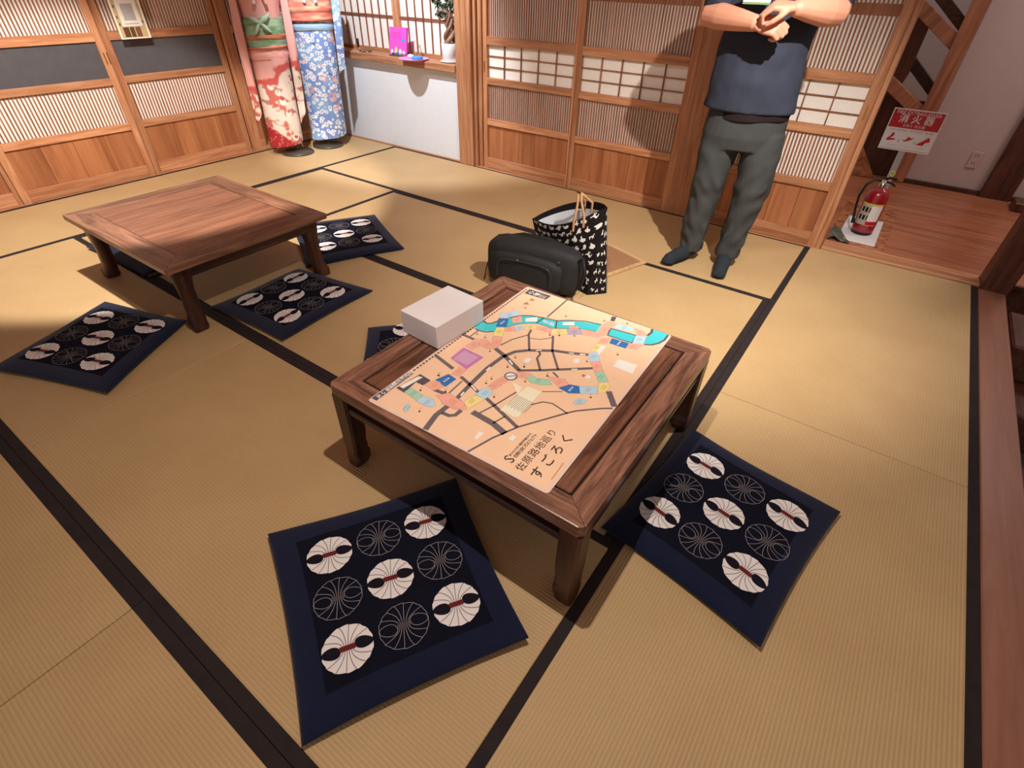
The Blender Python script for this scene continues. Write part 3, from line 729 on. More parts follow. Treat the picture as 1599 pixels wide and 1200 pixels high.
mc = {k: flat('print_' + n, c, 0.35, 0.35, vary=0.02, Coat_Weight=0.5, Coat_Roughness=0.12) for k, n, c in (
    ('bg', 'peach', (246, 206, 172)), ('mg', 'margin', (232, 206, 196)), ('rd', 'road', (112, 102, 106)), ('cy', 'river', (70, 208, 218)),
    ('pk', 'pink', (244, 178, 158)), ('ye', 'yellow', (246, 224, 146)), ('bl', 'blue', (56, 118, 186)), ('lb', 'light_blue', (186, 220, 240)),
    ('wh', 'white', (244, 240, 234)), ('li', 'lilac', (184, 170, 196)), ('gr', 'green', (168, 214, 188)), ('cr', 'cream', (244, 236, 210)),
    ('pu', 'purple', (204, 128, 190)), ('dk', 'dark', (92, 84, 92)), ('br', 'brown', (196, 120, 96)), ('ink', 'ink', (70, 54, 50)))}
cs = [(76, -14), (-122, 8496), (5859, 8618), (6102, 201)]


def rounded(pts, rad):
    out = []; n = len(pts)
    for i in range(n):
        p, a, c = Vector(pts[i]), Vector(pts[i - 1]), Vector(pts[(i + 1) % n])
        da, dc = (a - p).normalized() * rad, (c - p).normalized() * rad
        for k in range(5):
            t_ = k / 4
            out.append(tuple((1 - t_) ** 2 * (p + da) + 2 * t_ * (1 - t_) * p + t_ ** 2 * (p + dc)))
    return out


outer = rounded([(x * u, y * u) for x, y in cs][::-1], 0.012)
b = MB(); b.prism(outer, 0.0, 0.0012, mc['mg']); b.build('laminated_sheet', gb)
cx = sum(p[0] for p in cs) / 4 * u; cy = sum(p[1] for p in cs) / 4 * u
inner = [((x * u - cx) * 0.975 + cx, (y * u - cy) * 0.982 + cy) for x, y in cs][::-1]
b = MB(); b.prism(inner, 0.0012, 0.0014, mc['bg']); b.build('printed_ground', gb)
lay = MB(); zl = [0.00145]


def clipx(x, y):
    return x, y


def poly_on(mb, pts, m, z):
    """flat print shape; triangulated so that hollow outlines come out right"""
    bm = bmesh.new(); vs = [bm.verts.new((x * u, y * u, z)) for x, y in pts]
    fc = bm.faces.new(vs); fc.normal_update()
    if fc.normal.z < 0: fc.normal_flip()
    bmesh.ops.triangulate(bm, faces=[fc])
    bm.verts.index_update()
    mb.raw([v.co[:] for v in bm.verts], [tuple(v.index for v in q.verts) for q in bm.faces], m); bm.free()


def line_on(mb, pts, w, m, z):
    P_ = [Vector((x * u, y * u)) for x, y in pts]
    L_, R_ = [], []
    for i, p in enumerate(P_):
        a = P_[max(0, i - 1)]; c = P_[min(len(P_) - 1, i + 1)]
        t_ = (c - a).normalized(); nn = Vector((-t_.y, t_.x)) * w / 2
        L_.append(p + nn); R_.append(p - nn)
    for i in range(len(P_) - 1):
        mb.face([(*R_[i], z), (*R_[i + 1], z), (*L_[i + 1], z), (*L_[i], z)], m)


b = MB()
for w, pts in MAP_ROADS: line_on(b, pts, w * 1.3e-3, mc['rd'], 0.00146)
b.build('printed_roads', gb)['kind'] = 'stuff'
b = MB()
for i, (c, pts) in enumerate(MAP_TILES[:3]): poly_on(b, pts, mc[c], 0.00149)
for w, pts in MAP_EDGES: line_on(b, pts, w * 1e-3, mc['dk'] if w > 4 else mc['rd'], 0.00152)
b.build('printed_river', gb)['kind'] = 'stuff'
b = MB()
for i, (c, pts) in enumerate(MAP_TILES[3:]):
    z = 0.00155 + i * 4e-6
    poly_on(b, pts, mc[c], z)
    if c in ('pk', 'ye', 'bl', 'lb', 'gr', 'li'): line_on(b, list(pts) + [pts[0]], 0.0007, mc['rd'], z + 1e-6)
    # a line or two of tiny print on each game square
    if c in ('pk', 'lb', 'ye', 'gr', 'cr', 'li', 'pu') and len(pts) >= 4:
        x_ = sum(p[0] for p in pts) / len(pts); y_ = sum(p[1] for p in pts) / len(pts)
        if c in ('cr', 'pu'):
            for k in range(-5, 6):
                line_on(b, [(x_ + k * 60 * (1 if c == 'cr' else .9), y_ - (260 if k % 2 else 320)), (x_ + k * 60 * (1 if c == 'cr' else .9), y_ + 280)], 0.0014, mc['rd'] if c == 'cr' else mc['wh'], 0.0019)
        else:
            for k in (-1, 0.6):
                line_on(b, [(x_ + k * 45, y_ - 110), (x_ + k * 45, y_ + 110)], 0.0012, mc['br'] if c == 'pk' else mc['rd'], 0.0019)
    if c == 'bl':
        x_ = sum(p[0] for p in pts) / len(pts); y_ = sum(p[1] for p in pts) / len(pts)
        for k in (-1, 0, 1): line_on(b, [(x_, y_ + k * 90 - 25), (x_, y_ + k * 90 + 25)], 0.006, mc['wh'], 0.0019)
b.build('printed_squares', gb)['kind'] = 'stuff'
b = MB()
for x, y in MAP_DOTS:
    poly_on(b, [(x + 34 * math.cos(q), y + 34 * math.sin(q)) for q in (k * math.pi / 4 for k in range(8))], mc['ink'], 0.0019)
    line_on(b, [(x - 60, y + 40), (x - 60, y + 150)], 0.001, mc['rd'], 0.0019)
for k in range(46):
    t_ = k / 45 * 0.965 + 0.0; x = 151 + (-7 - 151) * t_; y = 1803 + (8427 - 1803) * t_
    line_on(b, [(x, y), (x - 1.5, y + 80)], 0.0058, mc['ink'], 0.0019)
ccx, ccy = 2726, 3391
poly_on(b, [(ccx + 205 * math.cos(q), ccy + 205 * math.sin(q)) for q in (k * math.pi / 12 for k in range(24))], mc['dk'], 0.00192)
poly_on(b, [(ccx + 160 * math.cos(q), ccy + 160 * math.sin(q)) for q in (k * math.pi / 12 for k in range(24))], mc['wh'], 0.00194)
line_on(b, [(ccx - 120, ccy - 130), (ccx + 120, ccy + 130)], 0.008, mc['li'], 0.00196)
b.build('printed_marks', gb)['kind'] = 'stuff'
b = MB()


def bt(s, x, y, size, m, bold=0.0, rot=0.0):
    # reads towards +y, top of the letters towards -x
    add_text(b, s, size, m, Matrix.Translation((x * u, y * u, 0.00196)) @ Matrix.Rotation(math.pi / 2 + rot, 4, 'Z'), bold)


for i, ch in enumerate('佐原路地巡り'): bt(ch, 5101 - i * 3.6, 545 + 298 * i, 0.0285, mc['ink'], 0.0)
for i, ch in enumerate('すごろく'): bt(ch, 5554 - i * 10, 618 + 485 * i, 0.037, mc['ink'], 0.0004)
bt('S', 4716, 570, 0.042, mc['ink'], 0.0)
for i, ch in enumerate('佐原元気プロジェクト'): bt(ch, 4775 - i, 760 + 104 * i, 0.0125, mc['ink'], 0.0001)
for i, ch in enumerate('あなたのまち歴史街道さわら'): bt(ch, 4640 - i, 700 + 80 * i, 0.0085, mc['ink'], 0.0001)
for i in range(9): line_on(b, [(5927 - i * 4.8, 640 + i * 72), (5925 - i * 4.8, 700 + i * 72)], 0.0022, mc['br'], 0.00196)
bt('JR 佐原駅', 208, 590, 0.0165, mc['wh'], 0.0003)
bt('観光案内所', 175, 1330, 0.0165, mc['wh'], 0.0003)
add_text(b, '小野川', 0.026, mc['wh'], Matrix.Translation((560 * u, 8150 * u, 0.00196)) @ Matrix.Rotation(0, 4, 'Z'), 0.0004)
b.build('printed_title', gb)['kind'] = 'stuff'

# ---------------------------------------------------------------- white box
wbm = flat('white_card', (232, 226, 228), 0.6, 0.25, vary=0.01)
wb = thing('white_box', 'plain white cardboard box standing on the corner of the map table', 'box', (-1.058, 1.108, 0.3485), math.radians(-3))
b = MB(); b.box((-0.082, -0.112, 0.0), (0.082, 0.112, 0.060), wbm, 0.001); b.build('box_base', wb)
b = MB(); b.box((-0.084, -0.114, 0.003), (0.084, 0.114, 0.086), wbm, 0.0015); b.build('box_lid', wb)

# ================================================================ CUSHIONS
navy = flat('navy_cotton', (19, 25, 52), 0.9, 0.15, vary=0.12, bump=0.5, bscale=700, Sheen_Weight=0.15)
navy_in = flat('navy_stamp', (17, 18, 32), 0.9, 0.1, vary=0.1)
mot_w = flat('motif_white', (232, 224, 222), 0.8, 0.2, vary=0.01)
mot_l = flat('motif_line', (118, 108, 112), 0.8, 0.2, vary=0.02)
mot_g = flat('motif_thread', (150, 142, 146), 0.8, 0.2, vary=0.02)
mot_r = flat('motif_red', (104, 30, 34), 0.8, 0.2, vary=0.03)
mot_d = flat('motif_dark', (26, 22, 34), 0.85, 0.1, vary=0.03)


def cushion(label, C4, e1=None, thick=0.034, lift=(0.012, 0.012, 0.012, 0.012), seed=0, dull=1.0):
    """C4: four corners on the floor in order; e1 runs C4[0] -> C4[1] and sets the direction of the motifs"""
    P4 = [Vector(p) for p in C4]
    cen = sum(P4, Vector((0, 0))) / 4
    t = thing('floor_cushion', label, 'cushion', (cen.x, cen.y, 0.0012), 0, 'navy floor cushions with round white motifs')
    rel = [p - cen for p in P4]

    def pos(uu, vv):
        # pinch the sides in a little, corners stay pointed
        cu, cv_ = 2 * uu - 1, 2 * vv - 1
        k = 0.035
        u2 = 0.5 + 0.5 * cu * (1 - k * (1 - cv_ * cv_)); v2 = 0.5 + 0.5 * cv_ * (1 - k * (1 - cu * cu))
        return rel[0] * (1 - u2) * (1 - v2) + rel[1] * u2 * (1 - v2) + rel[2] * u2 * v2 + rel[3] * (1 - u2) * v2

    def edge_z(uu, vv):
        base = lift[0] * (1 - uu) * (1 - vv) + lift[1] * uu * (1 - vv) + lift[2] * uu * vv + lift[3] * (1 - uu) * vv
        return base + 0.0025 * math.sin(7 * uu + 5 * vv + seed)

    def top(uu, vv):
        cu, cv_ = abs(2 * uu - 1), abs(2 * vv - 1)
        s = (1 - cu ** 5) ** 0.55 * (1 - cv_ ** 5) ** 0.55
        return edge_z(uu, vv) + 0.004 + (thick - edge_z(uu, vv)) * max(0, s) + 0.0012 * noise.noise(Vector((uu * 6, vv * 6, seed))) * s

    def bot(uu, vv):
        cu, cv_ = abs(2 * uu - 1), abs(2 * vv - 1)
        s = max(0, (1 - cu ** 6) ** 0.5 * (1 - cv_ ** 6) ** 0.5)
        return edge_z(uu, vv) * (1 - s)
    n = 36; vs = []; fs = []
    gu = [0.5 - 0.5 * math.cos(math.pi * i / n) for i in range(n + 1)]
    for fn in (top, bot):
        for j in range(n + 1):
            for i in range(n + 1):
                p = pos(gu[i], gu[j]); vs.append((p.x, p.y, fn(gu[i], gu[j])))
    o2 = (n + 1) ** 2; ccw = (rel[1] - rel[0]).cross(rel[3] - rel[0]) > 0
    for j in range(n):
        for i in range(n):
            a, b_, c, d_ = j * (n + 1) + i, j * (n + 1) + i + 1, (j + 1) * (n + 1) + i + 1, (j + 1) * (n + 1) + i
            q = (a, b_, c, d_)
            fs.append(q if ccw else q[::-1]); q = tuple(o2 + k for k in q); fs.append(q[::-1] if ccw else q)
    rim = [(0, i) for i in range(n)] + [(i, n) for i in range(n)] + [(n, n - i) for i in range(n)] + [(n - i, 0) for i in range(n)]
    for k in range(len(rim)):
        (j0, i0), (j1, i1) = rim[k], rim[(k + 1) % len(rim)]
        a, b_ = j0 * (n + 1) + i0, j1 * (n + 1) + i1
        q = (a, b_, o2 + b_, o2 + a)
        fs.append(q[::-1] if ccw else q)
    mb = MB(); mb.raw(vs, fs, navy, True)
    k_in = mb.slot(navy_in)
    for j in range(n):
        for i in range(n):
            if 0.13 < (gu[i] + gu[i + 1]) / 2 < 0.87 and 0.13 < (gu[j] + gu[j + 1]) / 2 < 0.87: mb.mi[2 * (j * n + i)] = k_in
    mb.build('cushion_cover', t)
    # motifs: 3 x 3
    ex = (rel[1] + rel[2] - rel[0] - rel[3]).normalized() if e1 is None else Vector(e1).normalized()
    ey0 = (rel[3] + rel[2] - rel[0] - rel[1]).normalized()
    ey = Vector((-ex.y, ex.x))
    if ey.dot(ey0) < 0: ey = -ey
    L1 = (rel[1] - rel[0]).length; L2 = (rel[3] - rel[0]).length
    pit1, pit2 = 0.1385, 0.1385

    # inverse lookup of the surface height at a floor point
    def zat(p):
        uu = 0.5 + p.dot(ex) / ((L1 + (rel[2] - rel[3]).length) / 2); vv = 0.5 + p.dot(ey) / ((L2 + (rel[2] - rel[1]).length) / 2)
        return top(min(0.98, max(0.02, uu)), min(0.98, max(0.02, vv))) + 0.0016
    R = 0.063
    for gi in (-1, 0, 1):
        for gj in (-1, 0, 1):
            white = (gi + gj) % 2 == 0
            c0 = ex * gi * pit1 + ey * gj * pit2
            zc = zat(c0) + 0.0004
            q = lambda a, b_, dz=0.0: ((c0 + ex * a + ey * b_).x, (c0 + ex * a + ey * b_).y, zat(c0 + ex * a + ey * b_) + dz)
            mb = MB()

            def strip(pts, w, m, dz):
                for k in range(len(pts) - 1):
                    p0, p1 = Vector(pts[k]), Vector(pts[k + 1]); tt = (p1 - p0).normalized(); nn = Vector((-tt.y, tt.x)) * w / 2
                    mb.face([q(*(p0 - nn), dz), q(*(p1 - nn), dz), q(*(p1 + nn), dz), q(*(p0 + nn), dz)], m)
            # scalloped outline
            arcs = []
            m_ = 48
            for k in range(m_):
                a = 2 * math.pi * k / m_
                ph = (a * 7 / math.pi) % 1.0
                arcs.append((a, R * (0.955 + 0.045 * ph)))
            pts = [(rr * math.cos(a), 0.94 * rr * math.sin(a)) for a, rr in arcs]
            if white:
                for rr_ in range(4):      # follow the cushion surface
                    for k in range(m_):
                        a_, b_ = pts[k], pts[(k + 1) % m_]; s0, s1 = rr_ / 4, (rr_ + 1) / 4
                        mb.face([q(a_[0] * s0, a_[1] * s0), q(a_[0] * s1, a_[1] * s1), q(b_[0] * s1, b_[1] * s1), q(b_[0] * s0, b_[1] * s0)], mot_w)
            else:
                strip(pts + [pts[0]], 0.0013, mot_g, 0)
            # curved folds swept out of the knot
            lm, lw, dz = (mot_l, 0.0018, 0.0004) if white else (mot_g, 0.0013, 0.0004)
            for sgn in (-1, 1):
                for k in range(6):
                    a_end = math.radians(32 + k * 23.5) if sgn > 0 else math.radians(212 + k * 23.5)
                    xs = (0.012 - k * 0.0048) * sgn; ys = 0.0075 * sgn
                    xe, ye = 0.985 * R * math.cos(a_end), 0.93 * R * math.sin(a_end)
                    xm, ym = xs + (xe - xs) * 0.16 - 0.004 * sgn, ys + (ye - ys) * 0.62
                    cur = []
                    for s_ in range(7):
                        w_ = s_ / 6
                        cur.append(((1 - w_) ** 2 * xs + 2 * w_ * (1 - w_) * xm + w_ * w_ * xe, (1 - w_) ** 2 * ys + 2 * w_ * (1 - w_) * ym + w_ * w_ * ye))
                    strip(cur, lw, lm, dz)
            # the two dark lobes and the knot
            for sgn in (-1, 1):
                lobe = []
                for k in range(20):
                    a = 2 * math.pi * k / 20
                    lobe.append((sgn * (0.0395 + 0.0225 * math.cos(a)), 0.0150 * math.sin(a) * (1 - 0.20 * math.cos(a)) + sgn * 0.003 * math.cos(a)))
                if white: 
                    cpt = (sgn * 0.0395, 0)
                    for k in range(20): mb.face([q(*cpt, 0.0008), q(*lobe[k], 0.0008), q(*lobe[(k + 1) % 20], 0.0008)], mot_d)
                else:
                    strip(lobe + [lobe[0]], 0.0013, mot_g, 0.0006)
            if white:
                strip([(-0.019, -0.0008), (0, 0), (0.019, 0.0008)], 0.0135, mot_r, 0.0010)
            else:
                for k in range(-2, 3): strip([(-0.016, k * 0.0028), (0.016, k * 0.0028 + 0.001)], 0.0012, mot_l, 0.0008)
            mb.build('round_motif', t)
    return t


cushion('navy floor cushion at the front left of the map table, nearest the camera', ((-1.08, .324), (-.78, .82), (-.29, .524), (-.556, .051)), lift=(.012, .006, .022, .014), seed=1)
cushion('navy floor cushion tucked under the right side of the map table', ((-.229, 1.52), (.283, 1.425), (.19, .848), (-.30, .935)), seed=2, lift=(.008, .016, .014, .006))
cushion('navy floor cushion at the far left edge, in front of the bare table', ((-2.41, .800), (-2.893, .652), (-2.668, .130), (-2.137, .34)), e1=(-.27, -.108), seed=3)
cushion('navy floor cushion between the two tables, partly under the bare table', ((-1.916, .964), (-1.95, 1.53), (-2.455, 1.450), (-2.425, .929)), seed=4, lift=(.02, .01, .01, .02))
cushion('navy floor cushion behind the bare table beside its far right leg', ((-2.992, 1.79), (-2.727, 2.261), (-2.187, 1.999), (-2.435, 1.485)), seed=5)
cushion('navy floor cushion half hidden behind the white box and map table', ((-1.694, 1.267), (-1.345, 1.64), (-0.985, 1.25), (-1.335, .865)), e1=(1, .35), seed=6)
cushion('navy floor cushion seen in shadow under the far left side of the bare table', ((-3.64, .87), (-3.02, .90), (-3.05, 1.43), (-3.66, 1.42)), seed=7)

# ================================================================ THINGS ON THE FLOOR BY THE MAP TABLE
bagm = flat('black_nylon', (34, 33, 34), 0.7, 0.35, vary=0.12, bump=0.6, bscale=500)
bagd = flat('black_webbing', (20, 20, 21), 0.6, 0.3, vary=0.1)
zipm = flat('zip_black', (48, 46, 46), 0.4, 0.5)
bp_ = thing('backpack', 'black backpack lying on its side against the horse print tote bag', 'backpack', (-1.315, 2.095, 0.001), math.radians(10))


def superring(cx, hy, hz, zc, n=28, e=0.5, lean=0.0, tag_=0):
    out = []
    for k in range(n):
        a = 2 * math.pi * k / n; c, s = math.cos(a), math.sin(a)
        y = math.copysign(abs(c) ** e, c) * hy * 0.88; z = math.copysign(abs(s) ** e, s) * hz
        out.append((cx, y + lean * (z + hz), zc + z))
    return out


def soft(p, amp=0.006, fr=9.0, sd=0.0):
    q = Vector(p) * fr + Vector((sd, sd, sd))
    v = noise.noise_vector(q) * amp
    return (p[0] + v.x, p[1] + v.y, max(0.0, p[2] + v.z))


secs = [(-0.265, 0.02, 0.05), (-0.257, 0.05, 0.085), (-0.235, 0.068, 0.106), (-0.19, 0.078, 0.119), (-0.10, 0.082, 0.126), (0.0, 0.084, 0.127), (0.10, 0.082, 0.125), (0.18, 0.076, 0.117), (0.225, 0.064, 0.102), (0.245, 0.045, 0.08), (0.252, 0.02, 0.04)]
b = MB(); b.rings([[soft(p) for p in superring(x, hy, hz, 0.127, lean=0.05)] for x, hy, hz in secs], bagm); mainc = b.build('main_compartment', bp_)
secs = [(-0.235, 0.015, 0.05), (-0.225, 0.03, 0.07), (-0.16, 0.042, 0.088), (-0.02, 0.048, 0.094), (0.10, 0.044, 0.088), (0.16, 0.03, 0.07), (0.17, 0.015, 0.05)]
b = MB(); b.rings([[soft((p[0], p[1] - 0.066, p[2]), 0.005, 11, 3) for p in superring(x, hy, hz, 0.110, lean=0.05)] for x, hy, hz in secs], bagm); pocket = b.build('front_pocket', bp_)


def arch(x0, x1, h, y, zc0, n=22, lean=0.05):
    """seam line that runs round the upper edge of a compartment"""
    out = []
    for k in range(n + 1):
        a = math.pi * k / n; c, s = math.cos(a), math.sin(a)
        x = (x0 + x1) / 2 - math.copysign(abs(c) ** 0.4, c) * (x1 - x0) / 2; z = zc0 + (abs(s) ** 0.4) * h
        out.append((x, y + lean * z, z))
    return out


b = MB(); b.tube(arch(-0.252, 0.238, 0.150, -0.030, 0.085), 0.0042, zipm, 6); b.build('zip', mainc)
b = MB(); b.tube(arch(-0.252, 0.238, 0.150, 0.022, 0.085), 0.0042, zipm, 6); b.build('zip', mainc)
b = MB(); b.tube(arch(-0.17, 0.13, 0.10, -0.112, 0.08), 0.003, zipm, 6); b.build('zip', pocket)
b = MB(); b.tube([(0.235, -0.02, 0.20), (0.262, -0.03, 0.235), (0.282, -0.04, 0.16), (0.268, -0.06, 0.08)], [0.009, 0.011, 0.011, 0.008], bagd); b.build('carry_handle', bp_)
b = MB(); b.tube([(-0.255, -0.02, 0.14), (-0.268, -0.04, 0.07), (-0.275, -0.055, 0.006)], 0.003, bagd, 6); b.build('loose_strap', bp_)
b = MB(); b.tube([(-0.2, 0.05, 0.225), (-0.10, 0.066, 0.245), (0.05, 0.07, 0.246), (0.2, 0.05, 0.22)], [0.010, 0.016, 0.016, 0.010], bagd); b.build('shoulder_strap', bp_)
b = MB(); b.box((0.15, -0.076, 0.205), (0.162, -0.068, 0.210), steel); b.build('zip_puller', bp_)
b = MB(); b.box((-0.06, -0.110, 0.182), (-0.05, -0.100, 0.192), steel); b.build('zip_puller', bp_)

# ---- tote bag with horse print
tote_k = flat('tote_black', (24, 20, 22), 0.8, 0.2, vary=0.1, bump=0.3)
tote_w = flat('tote_lining', (214, 216, 222), 0.7, 0.2, vary=0.03)
horse_m = flat('horse_print_white', (226, 224, 218), 0.7, 0.2)
strap_m = flat('tan_strap', (176, 132, 96), 0.6, 0.3, vary=0.1)
tb = thing('tote_bag', 'black tote bag printed with white horses, tan handles standing up', 'tote bag', (0.004, 0.012, 0.001))
bl, br, fl, fr_ = Vector((-1.38, 2.35, 0)), Vector((-0.975, 2.262, 0)), Vector((-1.40, 2.275, 0)), Vector((-1.050, 2.180, 0))
tl, tr = Vector((-1.455, 2.255, 0.292)), Vector((-1.020, 2.215, 0.462))


def tote_side(front, sd=0):
    lo0, lo1 = (fl, fr_) if front else (bl, br)
    rows = []
    for j in range(13):
        v = j / 12; row = []
        for i in range(19):
            w = i / 18
            lo = lo0.lerp(lo1, w); hi = tl.lerp(tr, w)
            bow = math.sin(math.pi * w)
            if front: hi = hi + Vector((0.01, -0.085, -0.030)) * bow + Vector((0, 0, 0.0)); 
            else: hi = hi + Vector((-0.01, 0.085, 0.030)) * bow ** 0.7
            p = lo.lerp(hi, v)
            k = noise.noise(Vector((w * 5, v * 4, 3.0 + sd))) * 0.012 * math.sin(math.pi * min(1, v + 0.1)) * bow
            p = p + Vector((0, k if front else k, 0))
            row.append(p)
        rows.append(row)
    return rows


def sheet(rows, th, mo, mi, name, parent, out):
    """a sheet with thickness: outer face mo, inner face mi"""
    b = MB(); off = Vector(out) * th
    b.rings(rows, mo, True, False, closed=False)
    inn = [[p + off for p in r] for r in rows]
    b.rings([list(r)[::-1] for r in inn[:-1]], mi, True, False, closed=False)
    b.rings([list(r)[::-1] for r in inn[-2:]], mo, True, False, closed=False)
    rim = rows[-1]; rim2 = inn[-1]
    for i in range(len(rim) - 1): b.face([rim[i], rim[i + 1], rim2[i + 1], rim2[i]], mo)
    for k in (0, -1):
        for j in range(len(rows) - 1): b.face([rows[j][k], rows[j + 1][k], inn[j + 1][k], inn[j][k]], mo)
    return b.build(name, parent)


Fr, Bk = tote_side(True), tote_side(False, 5)
sheet(Fr, 0.003, tote_k, tote_w, 'front_side', tb, (0, 1, 0))
sheet(Bk, 0.003, tote_k, tote_w, 'back_side', tb, (0, -1, 0))
for k, nm in ((0, 'gusset'), (-1, 'gusset')):
    gz = [[Fr[j][k].lerp(Bk[j][k], q / 3) + Vector((0.010 * math.sin(math.pi * q / 3) * (-1 if k == 0 else 0.4), 0, 0)) for q in range(4)] for j in range(13)]
    sheet(gz, 0.002, tote_k, tote_w, nm, tb, (0.6 if k == 0 else -0.6, 0, 0))
b = MB(); b.raw([fl, fr_, br, bl], [(0, 1, 2, 3)], tote_k); b.build('bottom', tb)
HORSE = [(-11, 2), (-8, 5), (0, 4), (5, 5), (8, 10), (10, 12), (13, 8), (10, 7), (9, 3), (8, -1), (12, -4), (10, -6), (6, -3), (6, -9), (3, -9), (3, -2), (-4, -1), (-7, -4), (-5, -9), (-8, -9), (-10, -4), (-9, 0), (-13, -3)]


def put_horses(rows, n_u, n_v, m, name, flipn, w_m, h_m, off, sd):
    rnd = random.Random(sd); b = MB()
    J, I = len(rows) - 1, len(rows[0]) - 1

    def surf(uu, vv):
        uu = min(0.999, max(0, uu)) * I; vv = min(0.999, max(0, vv)) * J
        i, j = int(uu), int(vv); a, c = uu - i, vv - j
        return (Vector(rows[j][i]) * (1 - a) + Vector(rows[j][i + 1]) * a) * (1 - c) + (Vector(rows[j + 1][i]) * (1 - a) + Vector(rows[j + 1][i + 1]) * a) * c
    for j in range(n_v):
        for i in range(n_u):
            cu = (i + 0.5 + (0.5 if j % 2 else 0) * 0.9 + rnd.uniform(-.14, .14)) / (n_u + 0.5); cv_ = (j + 0.5 + rnd.uniform(-.14, .14)) / n_v
            s = rnd.uniform(0.85, 1.1) * 0.00118; rot = rnd.uniform(-0.8, 0.8) + (math.pi / 2 if rnd.random() < 0.3 else 0); fx = rnd.choice((-1, 1))
            bm = bmesh.new()
            vs = []
            for hx, hy in HORSE:
                x, y = hx * fx * s, hy * s
                x, y = x * math.cos(rot) - y * math.sin(rot), x * math.sin(rot) + y * math.cos(rot)
                vs.append(bm.verts.new((x, y, 0)))
            bm.faces.new(vs); bmesh.ops.triangulate(bm, faces=bm.faces[:]); bm.verts.index_update()
            pts = [tuple(surf(cu + v.co.x / w_m, cv_ + v.co.y / h_m) + Vector(off)) for v in bm.verts]
            b.raw(pts, [tuple(v.index for v in q.verts) for q in bm.faces], m); bm.free()
    b.build(name, tb)['kind'] = 'stuff'


put_horses(Fr, 9, 9, horse_m, 'horse_print', 0, 0.38, 0.36, (0, -0.0022, 0), 1)
gr_ = [[Fr[j][-1].lerp(Bk[j][-1], q / 3) + Vector((0.010 * math.sin(math.pi * q / 3) * 0.4, 0, 0)) for q in range(4)] for j in range(13)]
put_horses(gr_, 3, 9, horse_m, 'horse_print', 0, 0.15, 0.46, (0.003, -0.002, 0), 2)
put_horses([r_ for r_ in Bk], 10, 11, horse_m, 'horse_print', 0, 0.4, 0.36, (0, 0.0026, 0), 3)
for q0, q1, apex, nm in ((Fr[-1][12], Fr[-1][14], Vector((-1.160, 2.195, 0.500)), 'handle'), (Bk[-1][12] + Vector((0, -.02, 0)), Bk[-1][14] + Vector((0, -.02, 0)), Vector((-1.182, 2.235, 0.492)), 'handle')):
    b = MB(); a0 = q0 - Vector((0, 0, 0.05)); a1 = q1 - Vector((0, 0, 0.05))
    b.tube([a0, q0, q0.lerp(apex, 0.6), apex + Vector((-0.009, 0, 0)), apex + Vector((0.009, 0, -0.002)), q1.lerp(apex, 0.6), q1, a1], 0.0065, strap_m, 8); b.build(nm, tb)
# ---- framed board lying flat
fbm = wood('pale_frame_wood', (214, 176, 132), (186, 142, 98), 'X', 1.0, vary=0.04)
brd = thing('framed_board', 'brown board in a pale wooden frame lying flat beside the tote bag', 'frame', (-1.215, 2.655, 0.0015), math.atan2(-0.325, 0.945))
fw_, fh_ = 0.225, 0.165
b = MB(); b.box((-fw_ + 0.02, -fh_ + 0.02, 0), (fw_ - 0.02, fh_ - 0.02, 0.006), flat('board_brown', (156, 114, 84), 0.8, 0.2, vary=0.05)); b.build('board', brd)
for lo, hi in (((-fw_, -fh_, 0), (fw_, -fh_ + 0.024, 0.012)), ((-fw_, fh_ - 0.024, 0), (fw_, fh_, 0.012)), ((-fw_, -fh_ + 0.024, 0), (-fw_ + 0.024, fh_ - 0.024, 0.012)), ((fw_ - 0.024, -fh_ + 0.024, 0), (fw_, fh_ - 0.024, 0.012))):
    b = MB(); b.box(lo, hi, fbm, 0.002); b.build('frame_strip', brd)

# ================================================================ ON THE WINDOW SILL
SZ = 0.737
pk1 = flat('leaflet_pink', (236, 84, 196), 0.5, 0.4, vary=0.06); pk2 = flat('pink_plastic', (226, 150, 214), 0.35, 0.5)
blu = flat('sky_blue', (66, 150, 214), 0.5, 0.4); wht = flat('gloss_white', (240, 238, 240), 0.3, 0.5)
yl = flat('leaflet_yellow', (246, 226, 120), 0.5, 0.4)
clear, nt_, bs_ = new_mat('clear_acrylic', 0.05, 0.5)
bs_.inputs['Transmission Weight'].default_value = 1.0; bs_.inputs['IOR'].default_value = 1.3; bs_.inputs['Base Color'].default_value = (0.95, 0.95, 0.97, 1)
lf = thing('leaflet_stand', 'stand of bright pink leaflets with white and blue figures on the sill', 'leaflet stand', (-3.775, 3.64, SZ), math.radians(12))
tilt = Matrix.Rotation(math.radians(-10), 4, 'X')
for k in range(5):
    b = MB(); b.box((-0.085, 0.004 * k, 0.004), (0.085, 0.004 * k + 0.0015, 0.205), pk1, M=tilt); b.build('leaflet', lf)
b = MB()
for cx_, w_, h_, mm in ((-0.062, 0.03, 0.05, wht), (-0.022, 0.03, 0.07, yl), (0.02, 0.032, 0.055, wht), (0.055, 0.03, 0.045, wht), (-0.045, 0.05, 0.026, blu), (-0.005, 0.05, 0.034, blu)):
    b.prism([(cx_ - w_ / 2, 0.008), (cx_ + w_ / 2, 0.008), (cx_ + w_ * 0.35, h_ * 0.8), (cx_, h_), (cx_ - w_ * 0.35, h_ * 0.8)], 0.0008, 0.0012, mm, M=tilt @ Matrix.Rotation(math.pi / 2, 4, 'X'))
b.box((0.035, -0.0012, 0.105), (0.068, -0.0004, 0.125), blu, M=tilt)
for z in (0.15, 0.165, 0.135): b.box((-0.06, -0.0011, z), (0.02, -0.0004, z + 0.003), flat('leaflet_text', (208, 60, 168)), M=tilt)
b.build('printed_figures', lf)['kind'] = 'stuff'
